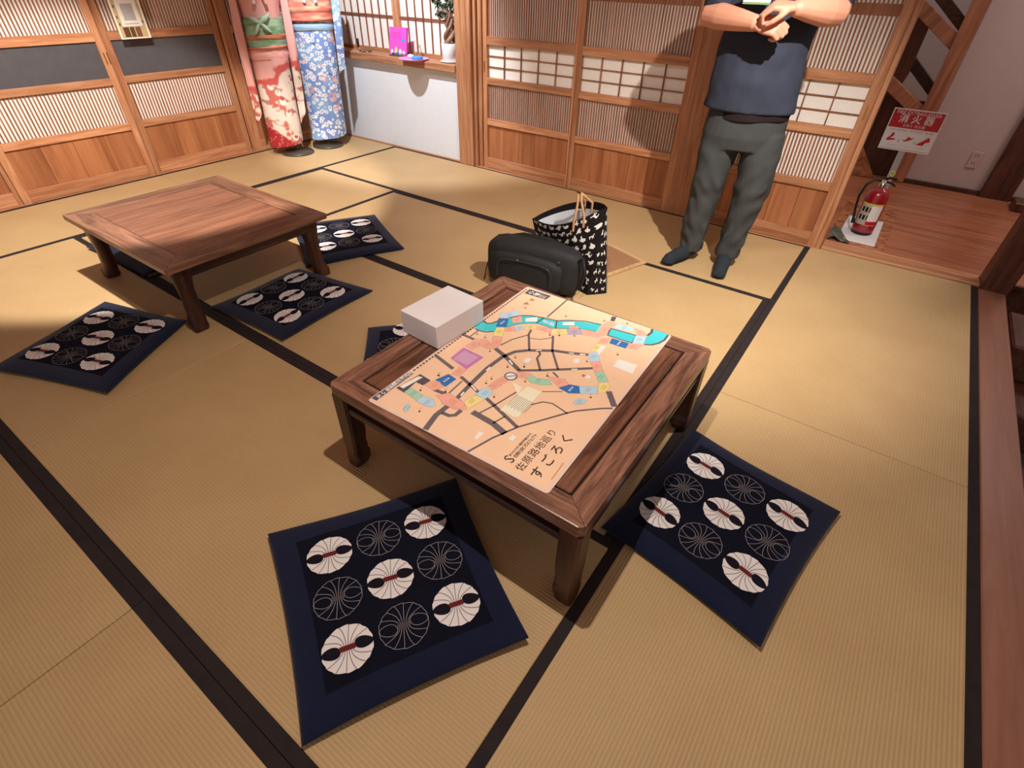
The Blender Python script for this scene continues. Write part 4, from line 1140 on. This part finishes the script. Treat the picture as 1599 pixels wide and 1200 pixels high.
b = MB(); b.box((-0.09, -0.006, 0), (0.09, 0.045, 0.003), clear); b.box((-0.09, -0.006, 0.003), (0.09, -0.004, 0.03), clear); b.build('acrylic_holder', lf)
tr_ = thing('round_tray', 'pink round paper tray overhanging the sill edge, holding a blue disc', 'tray', (-3.53, 3.575, SZ))
b = MB(); b.lathe([(0.02, 0.0008), (0.10, 0.0008), (0.125, 0.010), (0.122, 0.012), (0.099, 0.0035), (0.0, 0.0035)], pk2, n=32); b.build('tray_dish', tr_)
b = MB(); b.lathe([(0.042, 0.0038), (0.044, 0.006), (0.044, 0.020), (0.040, 0.024), (0.0, 0.024)], blu, (0.02, 0.02, 0), 24); b.build('blue_disc', tr_)
b = MB(); b.lathe([(0.015, 0.0038), (0.026, 0.01), (0.026, 0.026), (0.0, 0.034)], wht, (-0.065, 0.03, 0), 16); b.build('white_lump', tr_)
nb = thing('nail_bottle', 'small clear bottle with tall black cap on the window sill', 'bottle', (-4.245, 3.62, SZ))
b = MB(); b.lathe([(0.014, 0), (0.017, 0.003), (0.017, 0.024), (0.007, 0.032), (0.007, 0.036)], clear, n=16); b.build('glass_body', nb)
b = MB(); b.lathe([(0.011, 0.034), (0.011, 0.092), (0.008, 0.097)], blackm, n=14); b.build('cap', nb)
gl = thing('glass_dish', 'small shallow glass dish beside the black capped bottle', 'dish', (-4.165, 3.635, SZ))
b = MB(); b.lathe([(0.03, 0), (0.045, 0.006), (0.046, 0.012), (0.042, 0.012), (0.028, 0.004), (0, 0.004)], clear, n=20); b.build('dish_body', gl)
b = MB(); b.tube([(-0.05, -0.01, 0.016), (0.06, 0.012, 0.016)], 0.003, flat('pen', (120, 96, 80))); b.build('pen', gl)
es = thing('wire_easel', 'tiny brown wire easel behind the round tray on the sill', 'easel', (-3.60, 3.71, SZ))
b = MB()
wirem = flat('brown_wire', (150, 104, 70), 0.5, 0.4)
b.tube([(-0.03, 0, 0.002), (-0.005, 0.015, 0.085)], 0.002, wirem, 6); b.tube([(0.03, 0, 0.002), (0.005, 0.015, 0.085)], 0.002, wirem, 6); b.tube([(0, 0.045, 0.002), (0, 0.015, 0.085)], 0.002, wirem, 6); b.tube([(-0.04, -0.006, 0.035), (0.04, -0.006, 0.035)], 0.002, wirem, 6)
b.build('easel_frame', es)
# ---- potted plant with braided trunk
pp = thing('potted_plant', 'small potted tree with twisted trunk in white pot on sill', 'plant', (-3.225, 3.682, SZ))
b = MB(); b.lathe([(0.066, 0), (0.078, 0.004), (0.080, 0.012), (0.066, 0.010), (0.0, 0.010)], wht, n=32); b.build('saucer', pp)
b = MB(); b.lathe([(0.058, 0.011), (0.062, 0.014), (0.068, 0.128), (0.066, 0.130), (0.061, 0.128), (0.058, 0.110), (0.0, 0.110)], wht, n=32); b.build('pot', pp)
bark = wood('bark', (176, 140, 112), (110, 76, 60), 'Z', 1.0)
for k in range(3):
    ph = 2 * math.pi * k / 3; pts = []; rad = []
    for s_ in range(15):
        w = s_ / 14; a = ph + 5.2 * w; rr = 0.034 * (1 - w) ** 0.8 + 0.009
        pts.append((rr * math.cos(a) + 0.015 * w, rr * math.sin(a), 0.108 + 0.20 * w)); rad.append(0.017 * (1 - w) + 0.006)
    b = MB(); b.tube(pts, rad, bark, 8); b.build('trunk', pp)
leafm = flat('leaf_green', (62, 84, 62), 0.45, 0.5, vary=0.25)
rnd = random.Random(4)
tips = []
for k in range(9):
    a = rnd.uniform(0, 6.28); L = rnd.uniform(0.10, 0.22); h0 = 0.29
    p0 = Vector((0.015, 0, h0)); p1 = p0 + Vector((math.cos(a) * L * 0.5, math.sin(a) * L * 0.22, rnd.uniform(0.05, 0.12))); p2 = p1 + Vector((math.cos(a + 0.5) * L * 0.5, math.sin(a) * L * 0.18, rnd.uniform(0.0, 0.14)))
    if k < 3: p1 = p0 + Vector((-0.06 * (k + 1) * 0.7, -0.01, 0.04 + 0.03 * k)); p2 = p1 + Vector((-0.07, 0.0, -0.01 + 0.03 * k))
    b = MB(); b.tube([p0, p1, p2], [0.005, 0.0035, 0.002], flat('twig', (88, 92, 70)) if k == 0 else bark, 6); b.build('branch', pp)
    tips += [p1, p2, (p1 + p2) / 2]
lb_ = MB()
Lf = [(0, 0, 0), (0.010, 0.008, 0.003), (0.024, 0.010, 0.002), (0.042, 0.0, -0.006), (0.024, -0.010, 0.002), (0.010, -0.008, 0.003)]
lb_.raw(Lf + [(x, y, z - 0.0008) for x, y, z in Lf], [(0, 1, 2, 3, 4, 5), (11, 10, 9, 8, 7, 6)] + [(i, 6 + i, 6 + (i + 1) % 6, (i + 1) % 6) for i in range(6)], leafm)
lme = lb_.mesh('leaf')
for t_ in tips + [Vector((rnd.uniform(-0.12, 0.10), rnd.uniform(-0.03, 0.06), rnd.uniform(0.36, 0.56))) for _ in range(26)]:
    for _ in range(4):
        o = put('leaf', lme, pp, t_ + Vector((rnd.uniform(-.008, .008), rnd.uniform(-.008, .008), rnd.uniform(-.008, .008))))
        o.rotation_euler = (rnd.uniform(-0.8, 0.8), rnd.uniform(-0.6, 0.9), rnd.uniform(0, 6.28))

# ================================================================ KIMONOS ON STANDS
def kimono_mat(kind):
    m, nt, bs = new_mat('silk_' + kind, 0.6, 0.3)
    L = nt.links
    tc = N(nt, 'ShaderNodeTexCoord')
    sep = N(nt, 'ShaderNodeSeparateXYZ'); L.new(tc.outputs['Object'], sep.inputs[0])
    # unroll the garment: angle is roughly x, so map x and z
    flatv = N(nt, 'ShaderNodeCombineXYZ'); L.new(sep.outputs['X'], flatv.inputs[0]); L.new(sep.outputs['Z'], flatv.inputs[1])
    yy = N(nt, 'ShaderNodeMath', operation='MULTIPLY'); yy.inputs[1].default_value = 0.5; L.new(sep.outputs['Y'], yy.inputs[0]); L.new(yy.outputs[0], flatv.inputs[2])

    def mixc(fac, a, c):
        n_ = N(nt, 'ShaderNodeMix', data_type='RGBA')
        if isinstance(fac, float): n_.inputs[0].default_value = fac
        else: L.new(fac, n_.inputs[0])
        for i, v in ((6, a), (7, c)):
            if isinstance(v, tuple): n_.inputs[i].default_value = v
            else: L.new(v, n_.inputs[i])
        return n_.outputs[2]

    def step(val, lo, hi):
        r_ = N(nt, 'ShaderNodeMapRange'); r_.inputs['From Min'].default_value = lo; r_.inputs['From Max'].default_value = hi
        L.new(val, r_.inputs['Value']); return r_.outputs[0]

    def math_(op, a, c):
        n_ = N(nt, 'ShaderNodeMath', operation=op)
        for i, v in ((0, a), (1, c)):
            if isinstance(v, (int, float)): n_.inputs[i].default_value = v
            else: L.new(v, n_.inputs[i])
        return n_.outputs[0]

    def vor(scale, feat='F1'):
        v = N(nt, 'ShaderNodeTexVoronoi', feature=feat, i_Scale=scale); L.new(flatv.outputs[0], v.inputs['Vector']); return v

    def noi(scale, det=3.0):
        v = N(nt, 'ShaderNodeTexNoise', i_Scale=scale, i_Detail=det); L.new(flatv.outputs[0], v.inputs['Vector']); return v.outputs['Fac']
    if kind == 'blue':
        base = mixc(step(noi(5.0), 0.4, 0.62), lin((120, 146, 206)), lin((150, 190, 226)))
        v = vor(30.0); d_ = v.outputs['Distance']
        ring = math_('MULTIPLY', step(d_, 0.20, 0.25), step(d_, 0.52, 0.47))
        col = mixc(ring, base, lin((240, 238, 240)))
        core = step(d_, 0.14, 0.08); col = mixc(core, col, lin((238, 232, 226)))
        v2 = vor(7.5); pk = step(v2.outputs['Distance'], 0.34, 0.26); pk = math_('MULTIPLY', pk, step(noi(40, 2), 0.42, 0.55))
        col = mixc(pk, col, lin((236, 170, 160)))
        ye = step(v2.outputs['Distance'], 0.12, 0.07); col = mixc(ye, col, lin((240, 214, 170)))
        dk = math_('MULTIPLY', step(noi(9.0), 0.60, 0.66), step(noi(50.0), 0.5, 0.6)); col = mixc(dk, col, lin((88, 96, 168)))
    else:
        base = lin((226, 164, 154))
        wob = math_('MULTIPLY', math_('SUBTRACT', noi(6.0), 0.5), 0.35)
        zz = math_('ADD', math_('ADD', sep.outputs['Z'], wob), math_('MULTIPLY', sep.outputs['X'], -0.55))
        low = step(zz, 0.62, 0.56)
        v = vor(16.0); fl_ = mixc(step(v.outputs['Distance'], 0.50, 0.36), lin((192, 104, 90)), lin((232, 214, 196)))
        v3 = vor(15.0); fl_ = mixc(step(v3.outputs['Distance'], 0.30, 0.22), fl_, lin((178, 78, 68)))
        fl_ = mixc(math_('MULTIPLY', step(noi(60.0), 0.5, 0.56), step(noi(12.0), 0.5, 0.6)), fl_, lin((150, 140, 130)))
        fl_ = mixc(step(noi(11.0), 0.44, 0.50), fl_, lin((226, 206, 190)))
        col = mixc(low, base, fl_)
        band = math_('MULTIPLY', step(zz, 0.54, 0.56), step(zz, 0.63, 0.61)); col = mixc(band, col, lin((196, 88, 80)))
        hem = step(math_('ADD', sep.outputs['Z'], math_('MULTIPLY', sep.outputs['X'], 0.75)), 0.17, 0.15)
        vv = vor(40.0); col = mixc(hem, col, mixc(step(vv.outputs['Distance'], 0.35, 0.30), lin((166, 44, 48)), lin((206, 110, 92))))
    L.new(col, bs.inputs['Base Color'])
    return m


def kimono(name, label, loc, face, kind, obi, lean, base_xy, hem_r=0.15):
    """kimono on a stand: local -y is the front, z up"""
    k = thing(name, label, 'kimono', (loc[0], loc[1], 0), face, 'kimonos shown on stands in the corner')
    sm = kimono_mat(kind)
    standm = flat('stand_dark_' + kind, (70, 62, 54), 0.35, 0.5)
    bx, by = base_xy
    b = MB(); b.lathe([(0.135, 0.0), (0.14, 0.004), (0.138, 0.012), (0.03, 0.022), (0.012, 0.026)], standm, (bx, by, 0.001), 36); b.build('stand_base', k)
    b = MB(); b.tube([(bx, by, 0.02), (bx * 0.6, by * 0.6, 0.2), (0, 0, 0.5), (lean, 0, 1.35)], 0.012, standm); b.build('pole', k)
    prof = [(0.075, hem_r, 0.105), (0.10, hem_r + .002, 0.108), (0.25, hem_r, 0.108), (0.45, hem_r - .002, 0.108), (0.65, hem_r, 0.11), (0.82, hem_r + 0.005, 0.115), (0.93, hem_r - 0.004, 0.108), (1.08, hem_r + 0.004, 0.108), (1.22, hem_r + 0.03, 0.105), (1.32, hem_r + 0.03, 0.092), (1.38, hem_r - 0.02, 0.075), (1.43, 0.06, 0.05), (1.46, 0.045, 0.042)]
    rs = []
    for z, a, c in prof:
        ring = []
        for i in range(48):
            w = 2 * math.pi * i / 48
            rr = 1 + (0.025 * math.sin(5 * w + 6 * z) * max(0, 1 - z) + 0.01 * math.sin(11 * w + z * 3))
            # wrapped front: overlapping edge steps out on one side
            ov = 0.010 if (math.cos(w) > 0.05 and math.sin(w) < 0 and z < 0.9) else 0.0
            ring.append((lean * z / 1.3 + a * rr * math.cos(w), c * rr * math.sin(w) - ov, z + (0.015 * math.cos(w) if z < 0.2 else 0)))
        rs.append(ring)
    b = MB(); b.rings(rs, sm, True, True); b.build('robe', k)
    # collar: two crossing bands
    colm = flat('collar_' + kind, (232, 200, 196) if kind == 'pink' else (226, 210, 220), 0.6)
    for s in (-1, 1):
        b = MB(); pts = []
        for q in range(9):
            w = q / 8
            pts.append((lean + s * (0.06 - 0.105 * w), -0.045 - 0.085 * math.sin(w * 1.4), 1.45 - 0.36 * w))
        b.tube(pts, 0.014, colm if s > 0 else sm, 8); b.build('collar', k)
    # hanging sleeves
    for s in (-1, 1):
        b = MB(); rs = []
        zt, zb_ = (1.30, 0.30) if kind == 'pink' else (1.30, 0.62)
        for q in range(15):
            w = q / 14; z = zt + (zb_ - zt) * w
            x_in = lean * z / 1.3 + s * (hem_r + 0.018 - 0.012 * w); x_out = lean * z / 1.3 + s * (hem_r + 0.060 + 0.030 * min(1, 2.5 * w) - 0.025 * w)
            y0 = -0.03 - 0.05 * math.sin(2.2 * w) - 0.02 * w; thk = 0.018 + 0.012 * (1 - w)
            ring = []
            for i in range(16):
                a = 2 * math.pi * i / 16
                xx = (x_in + x_out) / 2 + (x_out - x_in) / 2 * math.copysign(abs(math.cos(a)) ** 0.6, math.cos(a))
                yy = y0 + thk * math.copysign(abs(math.sin(a)) ** 0.8, math.sin(a)) + 0.010 * math.sin(5 * a * 0.5 + 9 * w)
                dz = (0.05 if kind == 'pink' else 0.03) * (-s * math.cos(a)) * (1 if w > 0.9 else 0) * -1
                ring.append((xx, yy, z + dz))
            rs.append(ring)
        b.rings(rs, sm, True, True); b.build('sleeve', k)
    # obi sash and cord
    z0, z1, om, o2, cord = obi

    def band(n_, za, zb2, g, m, tilt_=0.0, par_=None):
        b = MB(); rs = []
        for q in range(7):
            w = q / 6; z = za + (zb2 - za) * w; bul = g + 0.006 * math.sin(math.pi * w)
            rs.append([(lean * z / 1.3 + (hem_r + bul) * math.cos(a), (0.112 + bul) * math.sin(a), z + tilt_ * math.cos(a) + 0.003 * math.sin(3 * a + q)) for a in (2 * math.pi * i / 40 for i in range(40))])
        b.rings(rs, m, True, True); return b.build(n_, par_ or k)
    obi_o = band('obi', z0, z1, 0.010, om)
    band('obi_band', z0 + (z1 - z0) * 0.30, z0 + (z1 - z0) * 0.48, 0.016, o2, 0.004, obi_o)
    if kind == 'pink':
        b = MB()
        for (x0_, z0_), (x1_, z1_), rr in (((0.02, 0.97), (0.10, 1.03), 0.022), ((0.02, 0.97), (-0.05, 1.01), 0.018), ((0.02, 0.97), (0.085, 0.91), 0.018), ((0.01, 0.97), (-0.03, 0.90), 0.014)):
            b.tube([(x0_, -0.13, z0_), ((x0_ + x1_) / 2, -0.142, (z0_ + z1_) / 2), (x1_, -0.128, z1_)], [0.010, rr, 0.006], cord, 8)
        b.build('obi_bow', obi_o)
        band('fold_band', z0 - 0.075, z0 - 0.01, 0.006, flat('fold_pink', (238, 170, 156), 0.6))
    else:
        band('fold_band', z0 - 0.06, z0 - 0.012, 0.006, flat('fold_blue', (166, 200, 228), 0.6))
    band('cord', z0 + (z1 - z0) * 0.02, z0 + (z1 - z0) * 0.07, 0.019, flat('cord_' + kind, (208, 112, 84) if kind == 'pink' else (196, 96, 84), 0.6), 0.006, obi_o)
    return k


def silk(name, c1, c2, c3=None):
    m, nt, bs = new_mat(name, 0.5, 0.4)
    tc = N(nt, 'ShaderNodeTexCoord'); mp = N(nt, 'ShaderNodeMapping'); mp.inputs['Scale'].default_value = (6, 6, 26)
    nt.links.new(tc.outputs['Object'], mp.inputs['Vector'])
    nz = N(nt, 'ShaderNodeTexNoise', i_Scale=1.0, i_Detail=3.0); nt.links.new(mp.outputs[0], nz.inputs['Vector'])
    rp = N(nt, 'ShaderNodeValToRGB'); e = rp.color_ramp.elements
    e[0].position = 0.38; e[0].color = lin(c1); e[1].position = 0.62; e[1].color = lin(c2)
    if c3: q = e.new(0.5); q.color = lin(c3)
    nt.links.new(nz.outputs['Fac'], rp.inputs['Fac']); nt.links.new(rp.outputs['Color'], bs.inputs['Base Color'])
    return m


green_obi = silk('obi_green', (104, 140, 104), (158, 184, 150)); green_obi2 = silk('obi_gold_band', (150, 86, 60), (190, 130, 90))
or_obi = silk('obi_orange', (232, 128, 110), (240, 206, 160), (238, 160, 138)); or_obi2 = silk('obi_orange_band', (226, 120, 104), (238, 190, 150))
cordg = flat('cord_green', (168, 196, 166), 0.6)
fa = math.atan2(0.548, 0.836) * 1.0
face1 = math.atan2(0.836, 0.548); face2 = math.atan2(0.797, 0.604)
kimono('kimono_on_stand', 'pale pink kimono with red floral hem and green obi sash, in the corner', (-4.490, 2.850), face1, 'pink', (0.80, 1.00, green_obi, green_obi2, cordg), 0.05, (0.08, -0.03), 0.140)
kimono('kimono_on_stand', 'light blue flowered kimono with orange obi sash, next to the white wall', (-4.420, 3.262), face2, 'blue', (0.965, 1.17, or_obi, or_obi2, cordg), 0.05, (-0.02, -0.03), 0.158)

# ================================================================ PERSON
skin = flat('skin', (214, 150, 124), 0.5, 0.4, vary=0.05, Subsurface_Weight=0.08)
shirt_m = flat('navy_tshirt', (56, 60, 74), 0.85, 0.15, vary=0.06, bump=0.2, bscale=900)
under_m = flat('dark_undershirt', (40, 30, 32), 0.85, 0.15)
trous_m = flat('grey_green_trousers', (68, 69, 69), 0.85, 0.15, vary=0.06, bump=0.2, bscale=700)
sock_m = flat('dark_socks', (44, 50, 56), 0.9, 0.15, vary=0.06)
hair_m = flat('black_hair', (26, 22, 22), 0.5, 0.4)
eye_m = flat('eye', (230, 226, 222), 0.3); iris_m = flat('iris', (40, 26, 20), 0.3)
pe = thing('person', 'person standing in navy t-shirt, grey green trousers and dark socks, hands held together', 'person', (-0.65, 2.95, 0), math.radians(12.4))


def limb(mb, pts, rad, m=skin, n=14, flat_=1.0):
    """tapered limb with rounded ends"""
    P_ = [Vector(p) for p in pts]; k0 = (P_[0] - P_[1]).normalized(); k1 = (P_[-1] - P_[-2]).normalized()
    full = [P_[0] + k0 * rad[0] * 0.7] + P_ + [P_[-1] + k1 * rad[-1] * 0.7]
    mb.tube(full, [rad[0] * 0.45] + list(rad) + [rad[-1] * 0.45], m, n)


def ell(mb, c, r3, m=skin, n=20, M=None):
    rs = []
    for j in range(n // 2 + 1):
        th = math.pi * (j + 0.02) / (n / 2 + 0.04)
        rs.append([tuple((M or Matrix.Identity(4)) @ Vector((r3[0] * math.sin(th) * math.cos(a), r3[1] * math.sin(th) * math.sin(a), -r3[2] * math.cos(th))) + Vector(c)) for a in (2 * math.pi * i / n for i in range(n))])
    mb.rings(rs, m, True, True)


def stack(mb, secs, m=skin, n=28, e=1.0):
    """body column: (cx, cy, z, rx, ry)"""
    mb.rings([[(cx + rx * math.copysign(abs(math.cos(a)) ** e, math.cos(a)), cy + ry * math.copysign(abs(math.sin(a)) ** e, math.sin(a)), z) for a in (2 * math.pi * i / n for i in range(n))] for cx, cy, z, rx, ry in secs], m, True, True)


CX = -0.010; CY = 0.045        # hips
body = MB()
# torso, neck
stack(body, [(CX, CY, 0.74, .10, .08), (CX, CY, 0.80, .160, .105), (CX, CY, 0.90, .158, .105), (CX - .01, CY, 1.02, .148, .10), (CX - .01, CY, 1.16, .158, .105), (CX - .005, CY + .01, 1.30, .170, .105), (CX, CY + .02, 1.38, .150, .085), (CX, CY + .02, 1.43, .085, .062), (CX, CY + .01, 1.47, .058, .058), (CX, CY, 1.53, .055, .057)])
# head
ell(body, (CX, CY - 0.012, 1.615), (.076, .094, .112))
ell(body, (CX, CY - 0.045, 1.560), (.052, .052, .050))          # jaw
ell(body, (CX, CY - 0.108, 1.598), (.012, .016, .026))          # nose
ell(body, (CX, CY - 0.098, 1.555), (.022, .010, .007))          # lips
ell(body, (CX, CY - 0.094, 1.640), (.050, .014, .012))          # brow
for s in (-1, 1): ell(body, (CX + s * .078, CY - .002, 1.605), (.010, .019, .031))
# legs and feet (feet in socks are a child)
KL, AL = (-0.115, .035, .44), (-0.125, .055, .085)
KR, AR = (0.105, .030, .44), (0.075, .060, .085)
limb(body, [(CX - .085, CY, .80), (-.105, .04, .62), KL, (-.118, .055, .30), AL], [.085, .078, .058, .054, .038])
limb(body, [(CX + .085, CY, .80), (.095, .035, .62), KR, (.092, .055, .30), AR], [.085, .078, .058, .054, .038])
TL, TR = (-.225, -.105, .034), (.066, -.150, .034)
for A_, T_ in ((AL, TL), (AR, TR)):
    limb(body, [(A_[0] + .0, A_[1] + .055, .036), (A_[0], A_[1], .055), ((A_[0] + T_[0]) / 2, (A_[1] + T_[1]) / 2, .042), (T_[0], T_[1], .030)], [.028, .034, .034, .026])
# arms: viewer's left arm (L) and right arm (R)
SL, EL, WL = (-.185, .055, 1.375), (-.300, .000, 1.185), (-.080, -.185, 1.170)
SR, ER, WR = (.170, .055, 1.385), (.225, -.045, 1.215), (.055, -.205, 1.228)
mid = lambda a, c, t_: tuple(a[i] + (c[i] - a[i]) * t_ for i in range(3))
limb(body, [SL, mid(SL, EL, .5), EL], [.056, .050, .043])
limb(body, [EL, mid(EL, WL, .28), mid(EL, WL, .65), WL], [.048, .052, .042, .030])
limb(body, [SR, mid(SR, ER, .5), ER], [.056, .050, .045])
limb(body, [ER, mid(ER, WR, .30), mid(ER, WR, .65), WR], [.052, .057, .046, .031])


def hand(mb, W_, fwd, pal, side, curl, L=0.175, spread=0.0165, thumb_curl=0.5):
    """palm from the wrist along fwd; pal: palm normal (fingers curl towards it); side: towards the thumb"""
    f_ = Vector(fwd).normalized(); p_ = Vector(pal); p_ = (p_ - f_ * p_.dot(f_)).normalized(); s_ = Vector(side); s_ = (s_ - f_ * s_.dot(f_) - p_ * s_.dot(p_)).normalized()
    W_ = Vector(W_)
    # palm: a flattened block of four metacarpals
    for k, (o_, ln) in enumerate(((1.5, .078), (.5, .082), (-.5, .079), (-1.5, .073))):
        limb(mb, [W_ + s_ * o_ * .010, W_ + f_ * ln * .55 + s_ * o_ * .0165, W_ + f_ * ln + s_ * o_ * .0185], [.0150, .0140, .0115], n=10)
        base_ = W_ + f_ * ln + s_ * o_ * .0185
        lens = ((.043, .026, .021), (.048, .030, .023), (.045, .028, .022), (.035, .021, .019))[k]
        ang = 0.0; cur = base_; pts = [base_ - f_ * .01, base_]; rad = [.0105, .0100]
        for q, l_ in enumerate(lens):
            ang += curl[q] * (1 + .06 * k)
            d_ = f_ * math.cos(ang) + p_ * math.sin(ang) - s_ * 0.05 * o_ * 0
            cur = cur + d_ * l_; pts.append(cur); rad.append((.0090, .0082, .0070)[q])
        limb(mb, pts, rad, n=10)
    # thumb leaves the side of the palm near its base
    b0 = W_ + f_ * .018 + s_ * .022; d1_ = (f_ * .62 + s_ * .62 + p_ * .45).normalized()
    b1 = b0 + d1_ * .042; d2_ = (f_ * .80 + s_ * .10 + p_ * (.35 + thumb_curl)).normalized()
    b2 = b1 + d2_ * .032; d3_ = (f_ * .75 - s_ * .25 + p_ * (.30 + thumb_curl)).normalized(); b3 = b2 + d3_ * .026
    limb(mb, [W_ + f_ * .006 + s_ * .010, b0, b1, b2, b3], [.015, .0140, .0120, .0105, .0090], n=10)


# viewer's-left hand: loose fist whose knuckles face the camera; other hand rests over its wrist
hand(body, (-.070, -.193, 1.170), (.93, -.30, -.10), (.25, .75, -.60), (.10, -.25, 1.0), (0.85, 1.25, 0.75), thumb_curl=0.6)
hand(body, (.045, -.212, 1.232), (-.95, -.10, .02), (0, .30, -1.0), (-.1, -1.0, -.1), (0.75, 1.1, 0.6), thumb_curl=0.3)
bme = fuse(body, 'body', 0.0045, skin, 3, 0.5)
put('body', bme, pe)
# face details
b = MB()
for s in (-1, 1):
    ell(b, (CX + s * .030, CY - .0985, 1.618), (.0125, .006, .0068), eye_m, 12); ell(b, (CX + s * .030, CY - .1035, 1.618), (.0052, .003, .0055), iris_m, 10)
b.build('eyes', pe)
b = MB(); rs = []
for j in range(12):
    th = math.pi * 0.5 * j / 11
    rs.append([(CX + .084 * math.cos(th * .98) * math.cos(a), CY - .004 + .103 * math.cos(th * .98) * math.sin(a), (1.64 if math.sin(a) < -.2 else 1.575) + ((.098 if math.sin(a) < -.2 else .163)) * math.sin(th)) for a in (2 * math.pi * i / 32 for i in range(32))])
b.rings(rs, hair_m, True, True); b.build('hair', pe)

# trousers: folds gather at the knees and ankles
tr = MB()
stack(tr, [(CX - .005, CY, .865, .172, .118), (CX - .005, CY, .80, .190, .128), (CX - .008, CY, .70, .196, .132), (CX - .008, CY, .64, .186, .12)])


def fold_leg(mb, path, rad, seed_):
    P_ = [Vector(p) for p in path]; n = 60; rs = []
    segs = [0.0]
    for i in range(1, len(P_)): segs.append(segs[-1] + (P_[i] - P_[i - 1]).length)
    for k in range(n + 1):
        d_ = segs[-1] * k / n
        i = max(q for q in range(len(segs)) if segs[q] <= d_ + 1e-9); i = min(i, len(P_) - 2)
        t_ = (d_ - segs[i]) / (segs[i + 1] - segs[i]); p = P_[i].lerp(P_[i + 1], t_); r_ = rad[i] + (rad[i + 1] - rad[i]) * t_
        h = p.z
        amp = 0.006 + 0.016 * math.exp(-((h - 0.43) / 0.07) ** 2) + 0.014 * math.exp(-((h - 0.17) / 0.09) ** 2)
        ring = []
        for q in range(28):
            a = 2 * math.pi * q / 28
            f_ = noise.noise(Vector((math.cos(a) * 1.6 + seed_, math.sin(a) * 1.6, h * 16 + 1.5 * math.sin(a + seed_))))
            rr = r_ + amp * f_
            ring.append((p.x + rr * math.cos(a), p.y + 1.05 * rr * math.sin(a), p.z))
        rs.append(ring)
    mb.rings(rs, trous_m, True, True)


fold_leg(tr, [(CX - .095, CY, .72), (-.112, .040, .60), (-.118, .030, .44), (-.128, .045, .28), (-.130, .050, .062)], [.098, .097, .080, .074, .066], 1.0)
fold_leg(tr, [(CX + .095, CY, .72), (.098, .036, .60), (.103, .025, .44), (.092, .045, .28), (.078, .050, .058)], [.098, .097, .082, .076, .066], 5.0)
put('trousers', fuse(tr, 'trousers', 0.007, trous_m, 2, 0.5), pe)
# socks
b = MB()
for A_, T_ in ((AL, TL), (AR, TR)):
    limb(b, [(A_[0] + .0, A_[1] + .058, .038), (A_[0], A_[1], .058), ((A_[0] + T_[0]) / 2, (A_[1] + T_[1]) / 2, .044), (T_[0], T_[1], .034)], [.034, .041, .042, .036])
    limb(b, [(A_[0], A_[1] + .01, .13), (A_[0], A_[1] + .01, .05)], [.046, .044])
    dx = (T_[0] - A_[0]) * .0
    for o_ in (-1, 0, 1): ell(b, (T_[0] + o_ * .020, T_[1] - .008 + abs(o_) * .006, .026), (.018, .026, .020))
sk = fuse(b, 'socks', 0.006, sock_m, 2, 0.5)
for v in sk.vertices: v.co.z = max(0.0015, v.co.z)
put('socks', sk, pe)
# undershirt hem and t-shirt
def cloth_column(secs, m, name, n=64, amp=0.006, seed_=0.0):
    b = MB(); rs = []
    for k, (cx, cy, z, rx, ry) in enumerate(secs):
        ring = []
        for i in range(n):
            a = 2 * math.pi * i / n
            f_ = noise.noise(Vector((2.2 * math.cos(a) + seed_, 2.2 * math.sin(a), z * 7))) * amp * 2
            ring.append((cx + (rx + f_) * math.cos(a), cy + (ry + f_) * math.sin(a), z + 0.010 * math.sin(a + 0.6) * (1 if k == 0 else 0)))
        rs.append(ring)
    b.rings(rs, m, True, False)
    b.rings([[(p[0] * 1.0 + (cx_ - p[0]) * 0.012, p[1] + (CY - p[1]) * 0.012, p[2]) for p in r_] [::-1] for r_, cx_ in zip(rs, [q[0] for q in secs])], m, True, False)
    return b.build(name, pe)


cloth_column([(CX, CY, .790, .190, .137), (CX, CY, .84, .192, .138), (CX, CY, .90, .185, .13)], under_m, 'undershirt', seed_=3)
sh = MB()
stack(sh, [(CX - .012, CY, .812, .214, .150), (CX - .014, CY, .86, .212, .150), (CX - .02, CY, .95, .205, .150), (CX - .022, CY, 1.05, .198, .145), (CX - .016, CY, 1.15, .195, .135), (CX - .008, CY + .01, 1.30, .205, .125), (CX, CY + .02, 1.385, .185, .100), (CX, CY + .018, 1.430, .125, .080), (CX, CY + .015, 1.450, .072, .068)], shirt_m, 40)
limb(sh, [(SL[0] + .03, SL[1], SL[2] + .01), mid(SL, EL, .3), mid(SL, EL, .80)], [.066, .070, .072], shirt_m)
limb(sh, [(SR[0] - .03, SR[1], SR[2] + .01), mid(SR, ER, .3), mid(SR, ER, .78)], [.066, .070, .072], shirt_m)
sme = fuse(sh, 't_shirt', 0.008, shirt_m, 3, 0.5)
for v in sme.vertices:
    p = v.co; k = 0.010 * noise.noise(Vector((p.x * 6, p.y * 6, p.z * 9))) + 0.004 * noise.noise(Vector((p.x * 20, p.y * 20, p.z * 14)))
    v.co += Vector((p.x - CX, p.y - CY, 0)).normalized() * k
put('t_shirt', sme, pe)
b = MB(); b.box((-0.055, -0.006, -0.030), (0.055, -0.003, 0.030), flat('card_white', (226, 226, 214), 0.4)); b.box((-0.055, -0.0065, -0.030), (0.055, -0.0060, -0.022), flat('card_green', (120, 150, 110), 0.4))
nc = b.build('name_card', pe, (-0.105, CY - 0.155, 1.262), 0)
nc['label'] = 'white card with green edge on the chest'
b = MB()
for s in (-1, 1): b.tube([(-0.105 + s * 0.03, CY - .156, 1.290), (-0.04 + s * .05, CY - .125, 1.38), (CX + s * .065, CY - .03, 1.462), (CX + s * .05, CY + .05, 1.47)], 0.003, bagd, 6)
b.build('lanyard', pe)
